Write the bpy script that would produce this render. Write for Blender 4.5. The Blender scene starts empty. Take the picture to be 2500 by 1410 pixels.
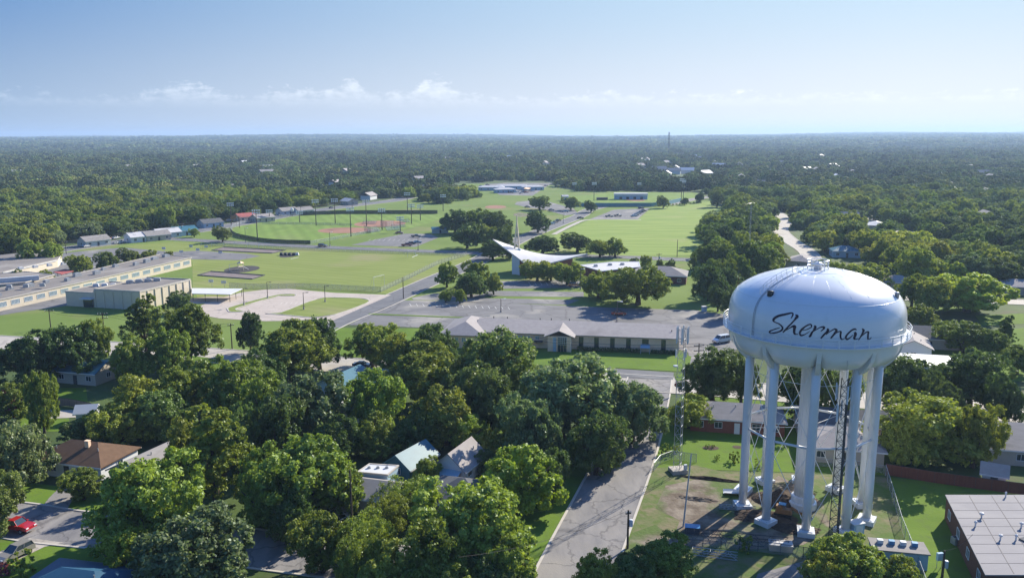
import bpy, math, random
import numpy as np
from mathutils import Vector, Matrix
from mathutils.geometry import tessellate_polygon
R = math.radians
random.seed(7); rng = np.random.default_rng(7)
sc = bpy.context.scene
C = sc.collection

# ------------------------------------------------------------------ camera, sky, sun, exposure
F, H, ROLL = 2000.0, 55.0, 0.0036            # focal length in photo pixels (2500 wide), camera height, roll
PITCH = math.atan2(375, F)
cam = bpy.data.cameras.new('camera'); cam_o = bpy.data.objects.new('camera', cam); C.objects.link(cam_o)
cam.sensor_width = 36; cam.lens = F / 2500 * 36; cam.clip_end = 60000; cam.clip_start = .5
cam_o.location = (0, 0, H)
cam_o.rotation_mode = 'QUATERNION'
cam_o.rotation_quaternion = (Matrix.Rotation(R(90) - PITCH, 3, 'X') @ Matrix.Rotation(-ROLL, 3, 'Z')).to_quaternion()
sc.camera = cam_o
SUN_AZ, SUN_EL = R(42), R(30)                # azimuth clockwise from +Y (the view direction)
w = bpy.data.worlds.new('World'); sc.world = w; w.use_nodes = True
nt = w.node_tree; nt.nodes.clear()
def N(tree, t, **k):
    n = tree.nodes.new(t)
    for a, b in k.items(): setattr(n, a, b)
    return n
out = N(nt, 'ShaderNodeOutputWorld'); bg = N(nt, 'ShaderNodeBackground'); sky = N(nt, 'ShaderNodeTexSky')
sky.sky_type = 'NISHITA'; sky.sun_disc = False; sky.sun_elevation = SUN_EL; sky.sun_rotation = SUN_AZ
sky.air_density = 1.0; sky.dust_density = .7; sky.ozone_density = 2.5; sky.altitude = 200
bg.inputs[1].default_value = 0.1
# low band of small cumulus, laid out by direction (elevation / azimuth) in the sky itself
tc = N(nt, 'ShaderNodeTexCoord'); sep = N(nt, 'ShaderNodeSeparateXYZ'); nt.links.new(tc.outputs['Generated'], sep.inputs[0])
def M(op, a, b=None, c=None, tree=None, clamp=False):
    tree = tree or nt
    n = N(tree, 'ShaderNodeMath', operation=op); n.use_clamp = clamp
    for i, v in enumerate((a, b, c)):
        if v is None: continue
        if isinstance(v, (int, float)): n.inputs[i].default_value = v
        else: tree.links.new(v, n.inputs[i])
    return n.outputs[0]
az = M('ARCTAN2', sep.outputs[0], sep.outputs[1])
el = M('ARCSINE', sep.outputs[2])
def RGBmix(f, a, b):
    n = N(nt, 'ShaderNodeMix', data_type='RGBA'); n.clamp_factor = True
    for i, v in ((0, f), (6, a), (7, b)):
        if isinstance(v, tuple): n.inputs[i].default_value = (*v, 1)
        elif isinstance(v, (int, float)): n.inputs[i].default_value = v
        else: nt.links.new(v, n.inputs[i])
    return n.outputs[2]
def ss(x, lo, hi):
    n = N(nt, 'ShaderNodeMapRange', interpolation_type='SMOOTHSTEP'); nt.links.new(x, n.inputs[0]); n.inputs[1].default_value = lo; n.inputs[2].default_value = hi
    return n.outputs[0]
sunward = M('MULTIPLY', M('SUBTRACT', M('COSINE', M('SUBTRACT', az, SUN_AZ)), .20), 1.32, clamp=True)      # 0 away from the sun, 1 under it
low = RGBmix(sunward, (1.75, 2.45, 3.4), (4.9, 5.0, 5.15))        # summer haze at the horizon
mid = RGBmix(sunward, (.48, 1.35, 3.0), (3.2, 4.2, 5.1))        # blue above it
lowsky = RGBmix(ss(el, 0.0, .17), low, mid)
tint = N(nt, 'ShaderNodeMix', data_type='RGBA', blend_type='MULTIPLY'); tint.inputs[0].default_value = 1
nt.links.new(sky.outputs[0], tint.inputs[6]); tint.inputs[7].default_value = (.52, .82, 1.24, 1)
skycol = RGBmix(ss(el, .14, .5), lowsky, tint.outputs[2])
cmb = N(nt, 'ShaderNodeCombineXYZ'); nt.links.new(M('MULTIPLY', az, 62.0), cmb.inputs[0]); nt.links.new(M('MULTIPLY', el, 130.0), cmb.inputs[1])
nz = N(nt, 'ShaderNodeTexNoise'); nz.inputs['Scale'].default_value = 1.0; nz.inputs['Detail'].default_value = 9; nz.inputs['Roughness'].default_value = .65
nt.links.new(cmb.outputs[0], nz.inputs['Vector'])
cmb2 = N(nt, 'ShaderNodeCombineXYZ'); nt.links.new(M('MULTIPLY', az, 14.0), cmb2.inputs[0])
nz2 = N(nt, 'ShaderNodeTexNoise'); nz2.inputs['Scale'].default_value = 1.0; nz2.inputs['Detail'].default_value = 6
nt.links.new(cmb2.outputs[0], nz2.inputs['Vector'])
top = M('MULTIPLY_ADD', M('SUBTRACT', nz2.outputs[0], .5), .03, .043)
for c0, w0, h0 in ((-.375, .034, .019), (-.25, .045, .009), (-.19, .018, .014), (-.092, .026, .021), (-.13, .12, .005), (.18, .16, .004)):     # where the taller heads stand
    q = M('DIVIDE', M('SUBTRACT', az, c0), w0)
    top = M('MULTIPLY_ADD', M('EXPONENT', M('MULTIPLY', M('MULTIPLY', q, q), -1.0)), h0, top)
t1 = M('MULTIPLY', M('SUBTRACT', M('ADD', top, M('MULTIPLY_ADD', nz.outputs[0], .044, -.022)), el), 120.0, clamp=True)
t2 = M('MULTIPLY', M('SUBTRACT', el, .030), 45.0, clamp=True)
cm = M('MULTIPLY', M('MULTIPLY', t1, t2), M('MULTIPLY_ADD', nz.outputs[0], 2.4, -.65, clamp=True))
cm = M('MULTIPLY', cm, .95)
mx = N(nt, 'ShaderNodeMix', data_type='RGBA'); nt.links.new(cm, mx.inputs[0])
nt.links.new(skycol, mx.inputs[6]); nt.links.new(RGBmix(sunward, (3.4, 4.1, 5.0), (6.3, 6.4, 6.5)), mx.inputs[7])
nt.links.new(mx.outputs[2], bg.inputs[0]); nt.links.new(bg.outputs[0], out.inputs[0])

sl = bpy.data.lights.new('sun', 'SUN'); sl.energy = 5.0; sl.angle = R(.5); sl.color = (1, .91, .74)
so = bpy.data.objects.new('sun', sl); C.objects.link(so)
sdir = Vector((math.sin(SUN_AZ) * math.cos(SUN_EL), math.cos(SUN_AZ) * math.cos(SUN_EL), math.sin(SUN_EL)))
so.rotation_euler = sdir.to_track_quat('Z', 'Y').to_euler(); so.location = sdir * 300
sc.view_settings.view_transform = 'Standard'; sc.view_settings.look = 'None'
sc.view_settings.exposure = 0.93; sc.view_settings.gamma = 1.0; sc.view_settings.use_curve_mapping = False
sc.render.engine = 'CYCLES'
cy = sc.cycles
cy.use_denoising = True; cy.denoiser = 'OPENIMAGEDENOISE'
cy.max_bounces = 6; cy.diffuse_bounces = 2; cy.glossy_bounces = 2; cy.transmission_bounces = 3; cy.transparent_max_bounces = 10; cy.volume_bounces = 0
cy.use_adaptive_sampling = False
cy.caustics_reflective = False; cy.caustics_refractive = False

# ------------------------------------------------------------------ where a photo pixel meets the ground
cP, sP = math.cos(PITCH), math.sin(PITCH)
cR, sR = math.cos(ROLL), math.sin(ROLL)
def ray(px, py):
    X = px - 1250; Y = py - 705
    u = (X * cR - Y * sR) / F; v = (X * sR + Y * cR) / F
    return (u, cP - v * sP, -(sP + v * cP))
def G(px, py, z=0.0):
    r = ray(px, py); k = (H - z) / -r[2]
    return (r[0] * k, r[1] * k)
def W(px, py, Y):
    r = ray(px, py); k = Y / r[1]
    return Vector((r[0] * k, Y, H + r[2] * k))
def depth(x, y, z=0): return y * cP + (H - z) * sP
def ht(px, pb, pt): return W(px, pt, G(px, pb)[1])[2]

def smooth(t): t = max(0., min(1., t)); return t * t * (3 - 2 * t)
def terr(x, y):
    r = math.hypot(x, y)
    if r < 2600: return 0.0
    k = smooth((r - 2600) / 7000)
    return k * (34 + 13 * math.sin(x / 1900 + y / 4100 + 1) + 10 * math.sin(x / 830 - y / 2700 + .4) + 5 * math.sin(x / 410 + 2.2) * math.sin(y / 1300) + .0018 * x)

# ------------------------------------------------------------------ mesh helpers
class MB:
    """collects shapes into one mesh"""
    def __init__(s): s.v = []; s.f = []
    def add(s, vs, fs):
        b = len(s.v); s.v += [tuple(v) for v in vs]; s.f += [tuple(b + i for i in f) for f in fs]; return s
    def box(s, c, d, rz=0.0, M4=None, taper=1.0):
        hx, hy, hz = d[0] / 2, d[1] / 2, d[2] / 2
        vs = []
        for z in (-1, 1):
            k = taper if z > 0 else 1
            for x, y in ((-1, -1), (1, -1), (1, 1), (-1, 1)):
                p = Vector((x * hx * k, y * hy * k, z * hz))
                if rz: p.rotate(Matrix.Rotation(rz, 3, 'Z'))
                if M4: p = M4 @ p
                vs.append(p + Vector(c))
        return s.add(vs, [(3, 2, 1, 0), (4, 5, 6, 7), (0, 1, 5, 4), (1, 2, 6, 5), (2, 3, 7, 6), (3, 0, 4, 7)])
    def tube(s, pts, r, n=8, caps=True, r2=None, closed=False):
        pts = [Vector(p) for p in pts]; k = len(pts); vs = []; fs = []
        up = Vector((0, 0, 1)); prev = None
        for i, p in enumerate(pts):
            if closed: d = pts[(i + 1) % k] - pts[i - 1]
            else: d = pts[min(i + 1, k - 1)] - pts[max(i - 1, 0)]
            d.normalize()
            a = prev if prev is not None else (up if abs(d.z) < .9 else Vector((1, 0, 0)))
            a = (a - d * a.dot(d)).normalized(); prev = a
            b = d.cross(a)
            rr = r[i] if isinstance(r, (list, tuple)) else (r if r2 is None else r + (r2 - r) * i / (k - 1))
            for j in range(n):
                t = 2 * math.pi * j / n
                vs.append(p + a * (rr * math.cos(t)) + b * (rr * math.sin(t)))
        m = k if closed else k - 1
        for i in range(m):
            for j in range(n):
                i2 = (i + 1) % k
                fs.append((i * n + j, i * n + (j + 1) % n, i2 * n + (j + 1) % n, i2 * n + j))
        if caps and not closed:
            fs.append(tuple(range(n))[::-1]); fs.append(tuple((k - 1) * n + j for j in range(n)))
        return s.add(vs, fs)
    def lathe(s, prof, n=48, c=(0, 0, 0), fn=None):
        vs = []; fs = []
        for i, (r, z) in enumerate(prof):
            for j in range(n):
                t = 2 * math.pi * j / n
                rr, zz = (fn(r, z, t) if fn else (r, z))
                vs.append((c[0] + rr * math.cos(t), c[1] + rr * math.sin(t), c[2] + zz))
        for i in range(len(prof) - 1):
            for j in range(n):
                fs.append((i * n + j, i * n + (j + 1) % n, (i + 1) * n + (j + 1) % n, (i + 1) * n + j))
        fs.append(tuple(range(n))[::-1]); fs.append(tuple((len(prof) - 1) * n + j for j in range(n)))
        return s.add(vs, fs)
    def prism(s, poly, z0, z1):
        n = len(poly)
        a = sum(poly[i][0] * poly[(i + 1) % n][1] - poly[(i + 1) % n][0] * poly[i][1] for i in range(n))
        if a < 0: poly = poly[::-1]
        vs = [(p[0], p[1], z0) for p in poly] + [(p[0], p[1], z1) for p in poly]
        tri = tessellate_polygon([[Vector((p[0], p[1], 0)) for p in poly]])
        fs = []
        for t in tri:
            q = [poly[i] for i in t]
            ar = (q[1][0] - q[0][0]) * (q[2][1] - q[0][1]) - (q[2][0] - q[0][0]) * (q[1][1] - q[0][1])
            if ar < 0: t = t[::-1]
            fs.append(tuple(i + n for i in t)); fs.append(tuple(t[::-1]))
        for i in range(n):
            j = (i + 1) % n; fs.append((i, j, j + n, i + n))
        return s.add(vs, fs)
    def build(s, name, mat, parent=None, smooth_=False, loc=None, link=True):
        me = bpy.data.meshes.new(name); me.from_pydata(s.v, [], s.f); me.update()
        if smooth_: me.polygons.foreach_set('use_smooth', [True] * len(me.polygons))
        if mat: me.materials.append(mat)
        o = bpy.data.objects.new(name, me)
        if link: C.objects.link(o)
        if parent: o.parent = parent
        if loc is not None: o.location = loc
        return o
def tag(o, label=None, cat=None, group=None, kind=None):
    if label: o['label'] = label
    if cat: o['category'] = cat
    if group: o['group'] = group
    if kind: o['kind'] = kind
    return o
def thing(name, label, cat, loc=(0, 0, 0), rz=0.0, group=None):
    o = bpy.data.objects.new(name, None); C.objects.link(o); o.empty_display_size = .5
    o.location = loc; o.rotation_euler = (0, 0, rz)
    return tag(o, label, cat, group)
def dup(root, loc, rz, label=None):
    r = root.copy(); C.objects.link(r); r.location = loc; r.rotation_euler = (0, 0, rz)
    if label: r['label'] = label
    for ch in root.children:
        c = ch.copy(); C.objects.link(c); c.parent = r
        for g in ch.children:
            d = g.copy(); C.objects.link(d); d.parent = c
    return r

# ------------------------------------------------------------------ materials
MAT = {}
def mat(name, col, col2=None, scale=1.0, rough=.85, metal=0.0, spec=.3, space='Object', detail=6, contrast=1.0, bump=0.0, bscale=None, stretch=None, third=None, coat=0.0, rand=0.0, crack=None, stripes=None):
    m = bpy.data.materials.new(name); m.use_nodes = True; t = m.node_tree; b = t.nodes['Principled BSDF']
    b.inputs['Roughness'].default_value = rough; b.inputs['Metallic'].default_value = metal
    b.inputs['Specular IOR Level'].default_value = spec; b.inputs['Coat Weight'].default_value = coat
    if space == 'World':
        vec = N(t, 'ShaderNodeNewGeometry').outputs['Position']
    else: vec = N(t, 'ShaderNodeTexCoord').outputs['Object']
    if stretch:
        mp = N(t, 'ShaderNodeMapping'); mp.inputs['Scale'].default_value = stretch[:3]
        if len(stretch) > 3: mp.inputs['Rotation'].default_value = (0, 0, stretch[3])
        t.links.new(vec, mp.inputs[0]); vec2 = mp.outputs[0]
    else: vec2 = vec
    last = None
    if col2:
        n = N(t, 'ShaderNodeTexNoise'); n.inputs['Scale'].default_value = scale; n.inputs['Detail'].default_value = detail; n.inputs['Roughness'].default_value = .6
        t.links.new(vec2, n.inputs['Vector'])
        f = M('MULTIPLY_ADD', M('SUBTRACT', n.outputs[0], .5, tree=t), 2.2 * contrast, .5, tree=t, clamp=True)
        x = N(t, 'ShaderNodeMix', data_type='RGBA'); t.links.new(f, x.inputs[0])
        x.inputs[6].default_value = (*col, 1); x.inputs[7].default_value = (*col2, 1); last = x.outputs[2]
        if third:
            c3, sc3, thr, st = third
            n3 = N(t, 'ShaderNodeTexNoise'); n3.inputs['Scale'].default_value = sc3; n3.inputs['Detail'].default_value = 5
            t.links.new(vec, n3.inputs['Vector'])
            f3 = M('MULTIPLY', M('SUBTRACT', n3.outputs[0], thr, tree=t), st, tree=t, clamp=True)
            x3 = N(t, 'ShaderNodeMix', data_type='RGBA'); t.links.new(f3, x3.inputs[0]); t.links.new(last, x3.inputs[6]); x3.inputs[7].default_value = (*c3, 1); last = x3.outputs[2]
        if crack:                                   # sealed cracks and slab joints
            sc4, wd4, k4 = crack
            dn = N(t, 'ShaderNodeTexNoise'); dn.inputs['Scale'].default_value = .9; dn.inputs['Detail'].default_value = 4; t.links.new(vec, dn.inputs['Vector'])
            dv = N(t, 'ShaderNodeVectorMath', operation='MULTIPLY_ADD'); t.links.new(dn.outputs['Color'], dv.inputs[0]); dv.inputs[1].default_value = (2.2, 2.2, 0); t.links.new(vec, dv.inputs[2])
            vo = N(t, 'ShaderNodeTexVoronoi', feature='DISTANCE_TO_EDGE'); vo.inputs['Scale'].default_value = sc4; t.links.new(dv.outputs[0], vo.inputs['Vector'])
            f4 = M('MULTIPLY', M('SUBTRACT', 1.0, M('DIVIDE', vo.outputs['Distance'], wd4, tree=t), tree=t, clamp=True), k4, tree=t)
            x4 = N(t, 'ShaderNodeMix', data_type='RGBA'); t.links.new(f4, x4.inputs[0]); t.links.new(last, x4.inputs[6]); x4.inputs[7].default_value = (.05, .05, .055, 1); last = x4.outputs[2]
        if stripes:                                 # mowing lines
            per, an, amp = stripes
            sx = N(t, 'ShaderNodeSeparateXYZ'); t.links.new(vec, sx.inputs[0])
            ph = M('ADD', M('MULTIPLY', sx.outputs[0], math.cos(an) * 6.283 / per, tree=t), M('MULTIPLY', sx.outputs[1], math.sin(an) * 6.283 / per, tree=t), tree=t)
            hs5 = N(t, 'ShaderNodeHueSaturation'); t.links.new(M('MULTIPLY_ADD', M('MULTIPLY', M('SINE', ph, tree=t), 2.0, tree=t), amp / 2, 1.0, tree=t), hs5.inputs['Value']); t.links.new(last, hs5.inputs['Color']); last = hs5.outputs[0]
        if rand:
            oi = N(t, 'ShaderNodeObjectInfo'); hs = N(t, 'ShaderNodeHueSaturation')
            t.links.new(M('MULTIPLY_ADD', oi.outputs['Random'], rand, 1 - rand / 2, tree=t), hs.inputs['Value']); t.links.new(last, hs.inputs['Color']); last = hs.outputs[0]
        t.links.new(last, b.inputs['Base Color'])
    else: b.inputs['Base Color'].default_value = (*col, 1)
    if bump:
        n2 = N(t, 'ShaderNodeTexNoise'); n2.inputs['Scale'].default_value = bscale or scale * 4; n2.inputs['Detail'].default_value = 4
        t.links.new(vec, n2.inputs['Vector'])
        bp = N(t, 'ShaderNodeBump'); bp.inputs['Strength'].default_value = bump; bp.inputs['Distance'].default_value = .1
        t.links.new(n2.outputs[0], bp.inputs['Height']); t.links.new(bp.outputs[0], b.inputs['Normal'])
    MAT[name] = m; return m
mat('ground', (.030, .055, .014), (.075, .12, .028), .06, .95, space='World', third=((.085, .075, .045), .09, .56, 6), bump=.6, bscale=1.5)
mat('lawn', (.085, .150, .018), (.130, .205, .030), .12, .95, spec=.1, space='World', detail=8, third=((.10, .15, .035), .5, .52, 5), bump=.4, bscale=3)
mat('field', (.165, .208, .050), (.222, .262, .078), .035, .95, spec=.1, space='World', detail=9, stretch=(1, 3.2, 1, R(12)), third=((.25, .235, .12), .022, .54, 6), stripes=(5, R(60), .05))
mat('park', (.115, .175, .038), (.165, .225, .060), .03, .95, spec=.1, space='World', detail=9, third=((.22, .21, .10), .025, .56, 6))
mat('soccer', (.165, .245, .055), (.255, .320, .085), .03, .95, spec=.1, space='World', detail=7, stretch=(1, 5, 1, R(-4)), third=((.29, .29, .13), .02, .57, 6), stripes=(9, R(80), .07))
mat('outfield', (.125, .205, .040), (.190, .265, .064), .045, .95, spec=.1, space='World', detail=9, stretch=(3, 1, 1, R(30)), third=((.20, .235, .09), .03, .58, 5), stripes=(7, R(20), .08))
mat('farfield', (.17, .19, .085), (.22, .215, .12), .006, .95, space='World')
mat('asphalt', (.135, .134, .145), (.275, .262, .255), .35, .9, space='World', detail=9, stretch=(1, .25, 1, R(-14)), third=((.27, .25, .225), .08, .53, 5), bump=.3, bscale=4, crack=(.16, .035, .55))
mat('asphalt_dark', (.115, .118, .130), (.165, .168, .178), .2, .9, space='World', detail=9, third=((.2, .195, .19), .05, .55, 5), crack=(.12, .03, .4))
mat('lot', (.135, .134, .140), (.185, .182, .186), .10, .9, space='World', detail=10, contrast=1.3, third=((.29, .275, .25), .05, .55, 9), stretch=(1, 2, 1, R(-5)), crack=(.09, .03, .5))
mat('concrete', (.36, .33, .29), (.44, .41, .37), .3, .85, space='World', detail=8, third=((.29, .26, .23), .15, .55, 6), crack=(.2, .02, .35))
mat('school_drive', (.40, .345, .30), (.47, .41, .365), .15, .85, space='World', detail=8, third=((.33, .29, .26), .12, .57, 6), crack=(.2, .02, .4))
mat('kerb', (.42, .39, .35), (.50, .47, .42), .8, .85, space='World')
mat('dirt', (.10, .075, .055), (.235, .20, .16), .35, .98, space='World', detail=10, contrast=2.0, third=((.080, .125, .028), .13, .47, 9), bump=.9, bscale=2)
mat('mud', (.045, .030, .022), (.095, .068, .048), 1.2, .98, space='World', detail=9, contrast=1.4, bump=1, bscale=3)
mat('yard', (.075, .130, .022), (.17, .150, .085), .16, .97, space='World', detail=10, contrast=2.2, third=((.085, .13, .025), .7, .50, 6), bump=.7, bscale=2)
mat('infield', (.25, .125, .085), (.31, .16, .11), .08, .95, space='World')
mat('mulch', (.035, .033, .035), (.07, .065, .065), .5, .95, space='World')
mat('sandpit', (.15, .12, .12), (.23, .19, .18), .3, .95, space='World')
mat('paint_line', (.72, .72, .70), (.55, .55, .53), 1.2, .8, space='World')
mat('white_paint', (.71, .72, .73), (.60, .615, .635), .3, .26, spec=.5, coat=.25, detail=7, stretch=(1, 1, .18))
mat('tank_paint', (.71, .725, .74), (.66, .675, .69), .22, .22, spec=.5, coat=.3, detail=9, stretch=(1, 1, .25), third=((.62, .64, .65), .5, .60, 4))
mat('lettering', (.016, .010, .030), None, rough=.5)
mat('galv', (.36, .38, .40), (.48, .50, .52), 2, .5, .6)
mat('dark_steel', (.045, .05, .055), (.08, .085, .09), 2, .6, .3)
mat('antenna', (.62, .66, .70), (.5, .54, .58), 2, .5)
mat('wood_pole', (.055, .040, .030), (.10, .078, .060), 1.5, .95, stretch=(1, 1, .1))
mat('lamp_pole', (.06, .05, .045), (.09, .08, .07), 1, .7)
mat('lamp_head', (.75, .78, .80), None, rough=.4)
mat('bark', (.055, .042, .032), (.11, .088, .068), 3, .95, bump=.5)
mat('brick_tan', (.78, .54, .37), (.86, .64, .46), 1.5, .9)
mat('brick_school', (.56, .49, .38), (.64, .565, .45), 1.0, .9)
mat('brick_red', (.19, .065, .045), (.27, .10, .07), 3, .9)
mat('brick_dark', (.12, .055, .045), (.17, .08, .06), 3, .9)
mat('shingle_grey', (.22, .205, .20), (.29, .275, .265), 1.2, .92, detail=9, stretch=(.4, 1, 1), third=((.17, .16, .155), .25, .56, 5))
mat('spire_tan', (.72, .60, .42), (.80, .68, .50), 1, .7)
mat('shingle_hall', (.29, .265, .26), (.36, .335, .325), 1.0, .92, detail=9, third=((.24, .22, .215), .12, .55, 5))
mat('shingle_brown', (.105, .062, .038), (.155, .092, .055), 1.2, .92, detail=9)
mat('shingle_dark', (.085, .09, .10), (.13, .135, .145), 1.2, .92, detail=9)
mat('roof_flat', (.22, .215, .235), (.29, .28, .29), .35, .85, detail=9, third=((.22, .215, .235), .12, .55, 5), stretch=(.3, 1, 1))
mat('roof_gravel', (.165, .15, .14), (.235, .215, .20), .12, .95, detail=9, third=((.30, .28, .26), .06, .55, 6))
mat('roof_white', (.62, .63, .64), (.52, .53, .55), .3, .6)
mat('roof_metal', (.66, .66, .66), (.56, .56, .57), .5, .4, .2)
mat('roof_teal', (.035, .125, .175), (.055, .17, .225), .7, .5)
mat('roof_teal_shaded', (.018, .075, .135), (.03, .10, .17), .7, .6)  # darker copy of the teal roof, with shade put into its base colour
mat('roof_silver', (.48, .47, .48), (.58, .57, .57), .3, .55, detail=8)
mat('siding_white', (.66, .67, .68), (.58, .60, .62), 1, .8, stretch=(.1, .1, 4))
mat('siding_blue', (.28, .42, .52), (.34, .48, .58), 1, .8)
mat('siding_pale', (.50, .55, .52), (.44, .50, .48), 1, .8)
mat('siding_beige', (.48, .43, .36), (.42, .38, .32), 1, .8)
mat('siding_far_blue', (.30, .42, .52), (.36, .48, .57), .5, .7)
mat('trim_white', (.70, .71, .72), None, rough=.7)
mat('trim_dark', (.06, .065, .07), None, rough=.7)
mat('rust_fence', (.13, .045, .03), (.18, .065, .042), 1.2, .9, stretch=(4, 4, .3))
mat('red_roof', (.30, .075, .07), (.38, .11, .10), .6, .8)
mat('wood_fence', (.16, .135, .11), (.22, .19, .16), 1.2, .9, stretch=(4, 4, .3))
mat('plastic_blue', (.05, .22, .42), None, rough=.4)
mat('tyre', (.015, .015, .015), None, rough=.9)
mat('hub', (.5, .5, .52), None, rough=.3, metal=.8)
mat('headlight', (.8, .82, .85), None, rough=.15)
mat('taillight', (.4, .02, .02), None, rough=.3)
mat('sign_red', (.50, .02, .02), None, rough=.5)
mat('sign_white', (.8, .8, .8), None, rough=.5)
mat('orange_paint', (.27, .13, .045), (.16, .09, .045), 2, .6)
mat('screen_green', (.025, .055, .035), (.04, .075, .05), .5, .9)
mat('screen_blue', (.10, .24, .28), (.14, .30, .33), .3, .8)
mat('wire', (.02, .02, .022), None, rough=.6)
g = mat('glass', (.035, .05, .06), None, rough=.08, spec=.8)
g = mat('glass_pale', (.20, .28, .34), (.30, .38, .42), 1.5, .15, spec=.8)
def car_paint(c):
    k = 'car_%d_%d_%d' % tuple(int(x * 99) for x in c)
    return MAT.get(k) or mat(k, c, None, rough=.28, metal=.15, spec=.6, coat=.6)
def see_through(name, col, cover, scale):
    """woven wire: bars and gaps from a fine wave pattern on the panel"""
    m = bpy.data.materials.new(name); m.use_nodes = True; t = m.node_tree; b = t.nodes['Principled BSDF']
    b.inputs['Base Color'].default_value = (*col, 1); b.inputs['Roughness'].default_value = .6
    tr = N(t, 'ShaderNodeBsdfTransparent'); mxs = N(t, 'ShaderNodeMixShader')
    mxs.inputs[0].default_value = cover
    t.links.new(tr.outputs[0], mxs.inputs[1]); t.links.new(b.outputs[0], mxs.inputs[2]); t.links.new(mxs.outputs[0], t.nodes['Material Output'].inputs[0])
    MAT[name] = m; return m
see_through('chain_link', (.30, .33, .35), .22, 8)
see_through('dark_screen', (.03, .045, .04), .75, 8)

def leafmat(name, c1, c2, tr, rand=.5, hue=.018):
    m = bpy.data.materials.new(name); m.use_nodes = True; t = m.node_tree; t.nodes.clear()
    o = N(t, 'ShaderNodeOutputMaterial'); d = N(t, 'ShaderNodeBsdfDiffuse'); tl = N(t, 'ShaderNodeBsdfTranslucent'); gl = N(t, 'ShaderNodeBsdfGlossy')
    at = N(t, 'ShaderNodeAttribute', attribute_name='tint'); oi = N(t, 'ShaderNodeObjectInfo')
    x = N(t, 'ShaderNodeMix', data_type='RGBA'); t.links.new(at.outputs['Fac'], x.inputs[0]); x.inputs[6].default_value = (*c1, 1); x.inputs[7].default_value = (*c2, 1)
    hs = N(t, 'ShaderNodeHueSaturation'); t.links.new(x.outputs[2], hs.inputs['Color'])
    t.links.new(M('MULTIPLY_ADD', oi.outputs['Random'], rand, 1 - rand / 2, tree=t), hs.inputs['Value'])
    r2 = M('FRACT', M('MULTIPLY', oi.outputs['Random'], 17.31, tree=t), tree=t)
    t.links.new(M('MULTIPLY_ADD', r2, -2 * hue, .5 + hue, tree=t), hs.inputs['Hue'])
    gp = N(t, 'ShaderNodeNewGeometry'); sn = N(t, 'ShaderNodeTexNoise'); sn.inputs['Scale'].default_value = .009; sn.inputs['Detail'].default_value = 3; t.links.new(gp.outputs['Position'], sn.inputs['Vector'])
    h2 = N(t, 'ShaderNodeHueSaturation'); t.links.new(hs.outputs[0], h2.inputs['Color']); k_ = M('SUBTRACT', sn.outputs[0], .5, tree=t)
    t.links.new(M('MULTIPLY_ADD', k_, 2.4, 1.0, tree=t), h2.inputs['Value']); t.links.new(M('MULTIPLY_ADD', k_, -.12, .5, tree=t), h2.inputs['Hue']); hs = h2
    t.links.new(hs.outputs[0], d.inputs[0])
    mu = N(t, 'ShaderNodeMix', data_type='RGBA', blend_type='MULTIPLY'); mu.inputs[0].default_value = 1; t.links.new(hs.outputs[0], mu.inputs[6]); mu.inputs[7].default_value = (*tr, 1)
    t.links.new(mu.outputs[2], tl.inputs[0])
    s1 = N(t, 'ShaderNodeMixShader'); s1.inputs[0].default_value = .13 if name == 'leaf_far' else .27; t.links.new(d.outputs[0], s1.inputs[1]); t.links.new(tl.outputs[0], s1.inputs[2])
    gl.inputs['Roughness'].default_value = .45; gl.inputs['Color'].default_value = (.75, .82, .9, 1)
    s2 = N(t, 'ShaderNodeMixShader'); s2.inputs[0].default_value = .022; t.links.new(s1.outputs[0], s2.inputs[1]); t.links.new(gl.outputs[0], s2.inputs[2])
    t.links.new(s2.outputs[0], o.inputs[0]); MAT[name] = m; return m
leafmat('leaf_mid', (0.113, 0.161, 0.028), (0.290, 0.346, 0.059), (1.6, 1.6, .7))
leafmat('leaf_yellow', (0.162, 0.218, 0.024), (0.372, 0.442, 0.055), (1.5, 1.55, .8), .3)
leafmat('leaf_dark', (0.067, 0.103, 0.029), (0.176, 0.226, 0.059), (1.4, 1.6, 1.0), .3)
leafmat('leaf_blue', (0.090, 0.127, 0.053), (0.233, 0.282, 0.114), (1.3, 1.5, 1.0), .3)
leafmat('leaf_far', (0.056, 0.091, 0.028), (0.215, 0.260, 0.059), (1.55, 1.5, .8), .95, .03)
leafmat('leaf_red', (.14, .05, .03), (.30, .08, .09), (1.3, 1, 1), .2)
leafmat('leaf_rust', (.17, .085, .04), (.28, .14, .07), (1.3, 1, .8), .2)

# ------------------------------------------------------------------ ground, roads, fields (the setting)
def terrain():
    rs = [0.5, 60, 150, 400, 1000, 1800, 2600] + [2600 + 260 * i for i in range(1, 48)]
    na = 260; vs = []; fs = []
    a0, a1 = R(-62), R(62)
    for r in rs:
        for j in range(na + 1):
            a = a0 + (a1 - a0) * j / na
            x, y = r * math.sin(a), r * math.cos(a) - 60 * (r < 200)
            vs.append((x, y, terr(x, y)))
    for i in range(len(rs) - 1):
        for j in range(na):
            k = i * (na + 1) + j; fs.append((k, k + 1, k + na + 2, k + na + 1))
    b = MB(); b.v = vs; b.f = [f[::-1] for f in fs]
    o = b.build('ground', MAT['ground'], smooth_=True); tag(o, kind='structure'); return o
terrain()
LV = [0.02]
def sheet_w(name, poly, m, lv, kind='structure', label=None, cat=None, h=None):
    b = MB()
    tri = tessellate_polygon([[Vector((p[0], p[1], 0)) for p in poly]])
    b.add([(p[0], p[1], lv) for p in poly], [tuple(t) for t in tri])
    for i, f in enumerate(b.f):
        q = [b.v[k] for k in f]
        ar = (q[1][0] - q[0][0]) * (q[2][1] - q[0][1]) - (q[2][0] - q[0][0]) * (q[1][1] - q[0][1])
        if ar < 0: b.f[i] = f[::-1]
    o = b.build(name, MAT[m]); tag(o, label, cat, kind=kind); return o
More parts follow.
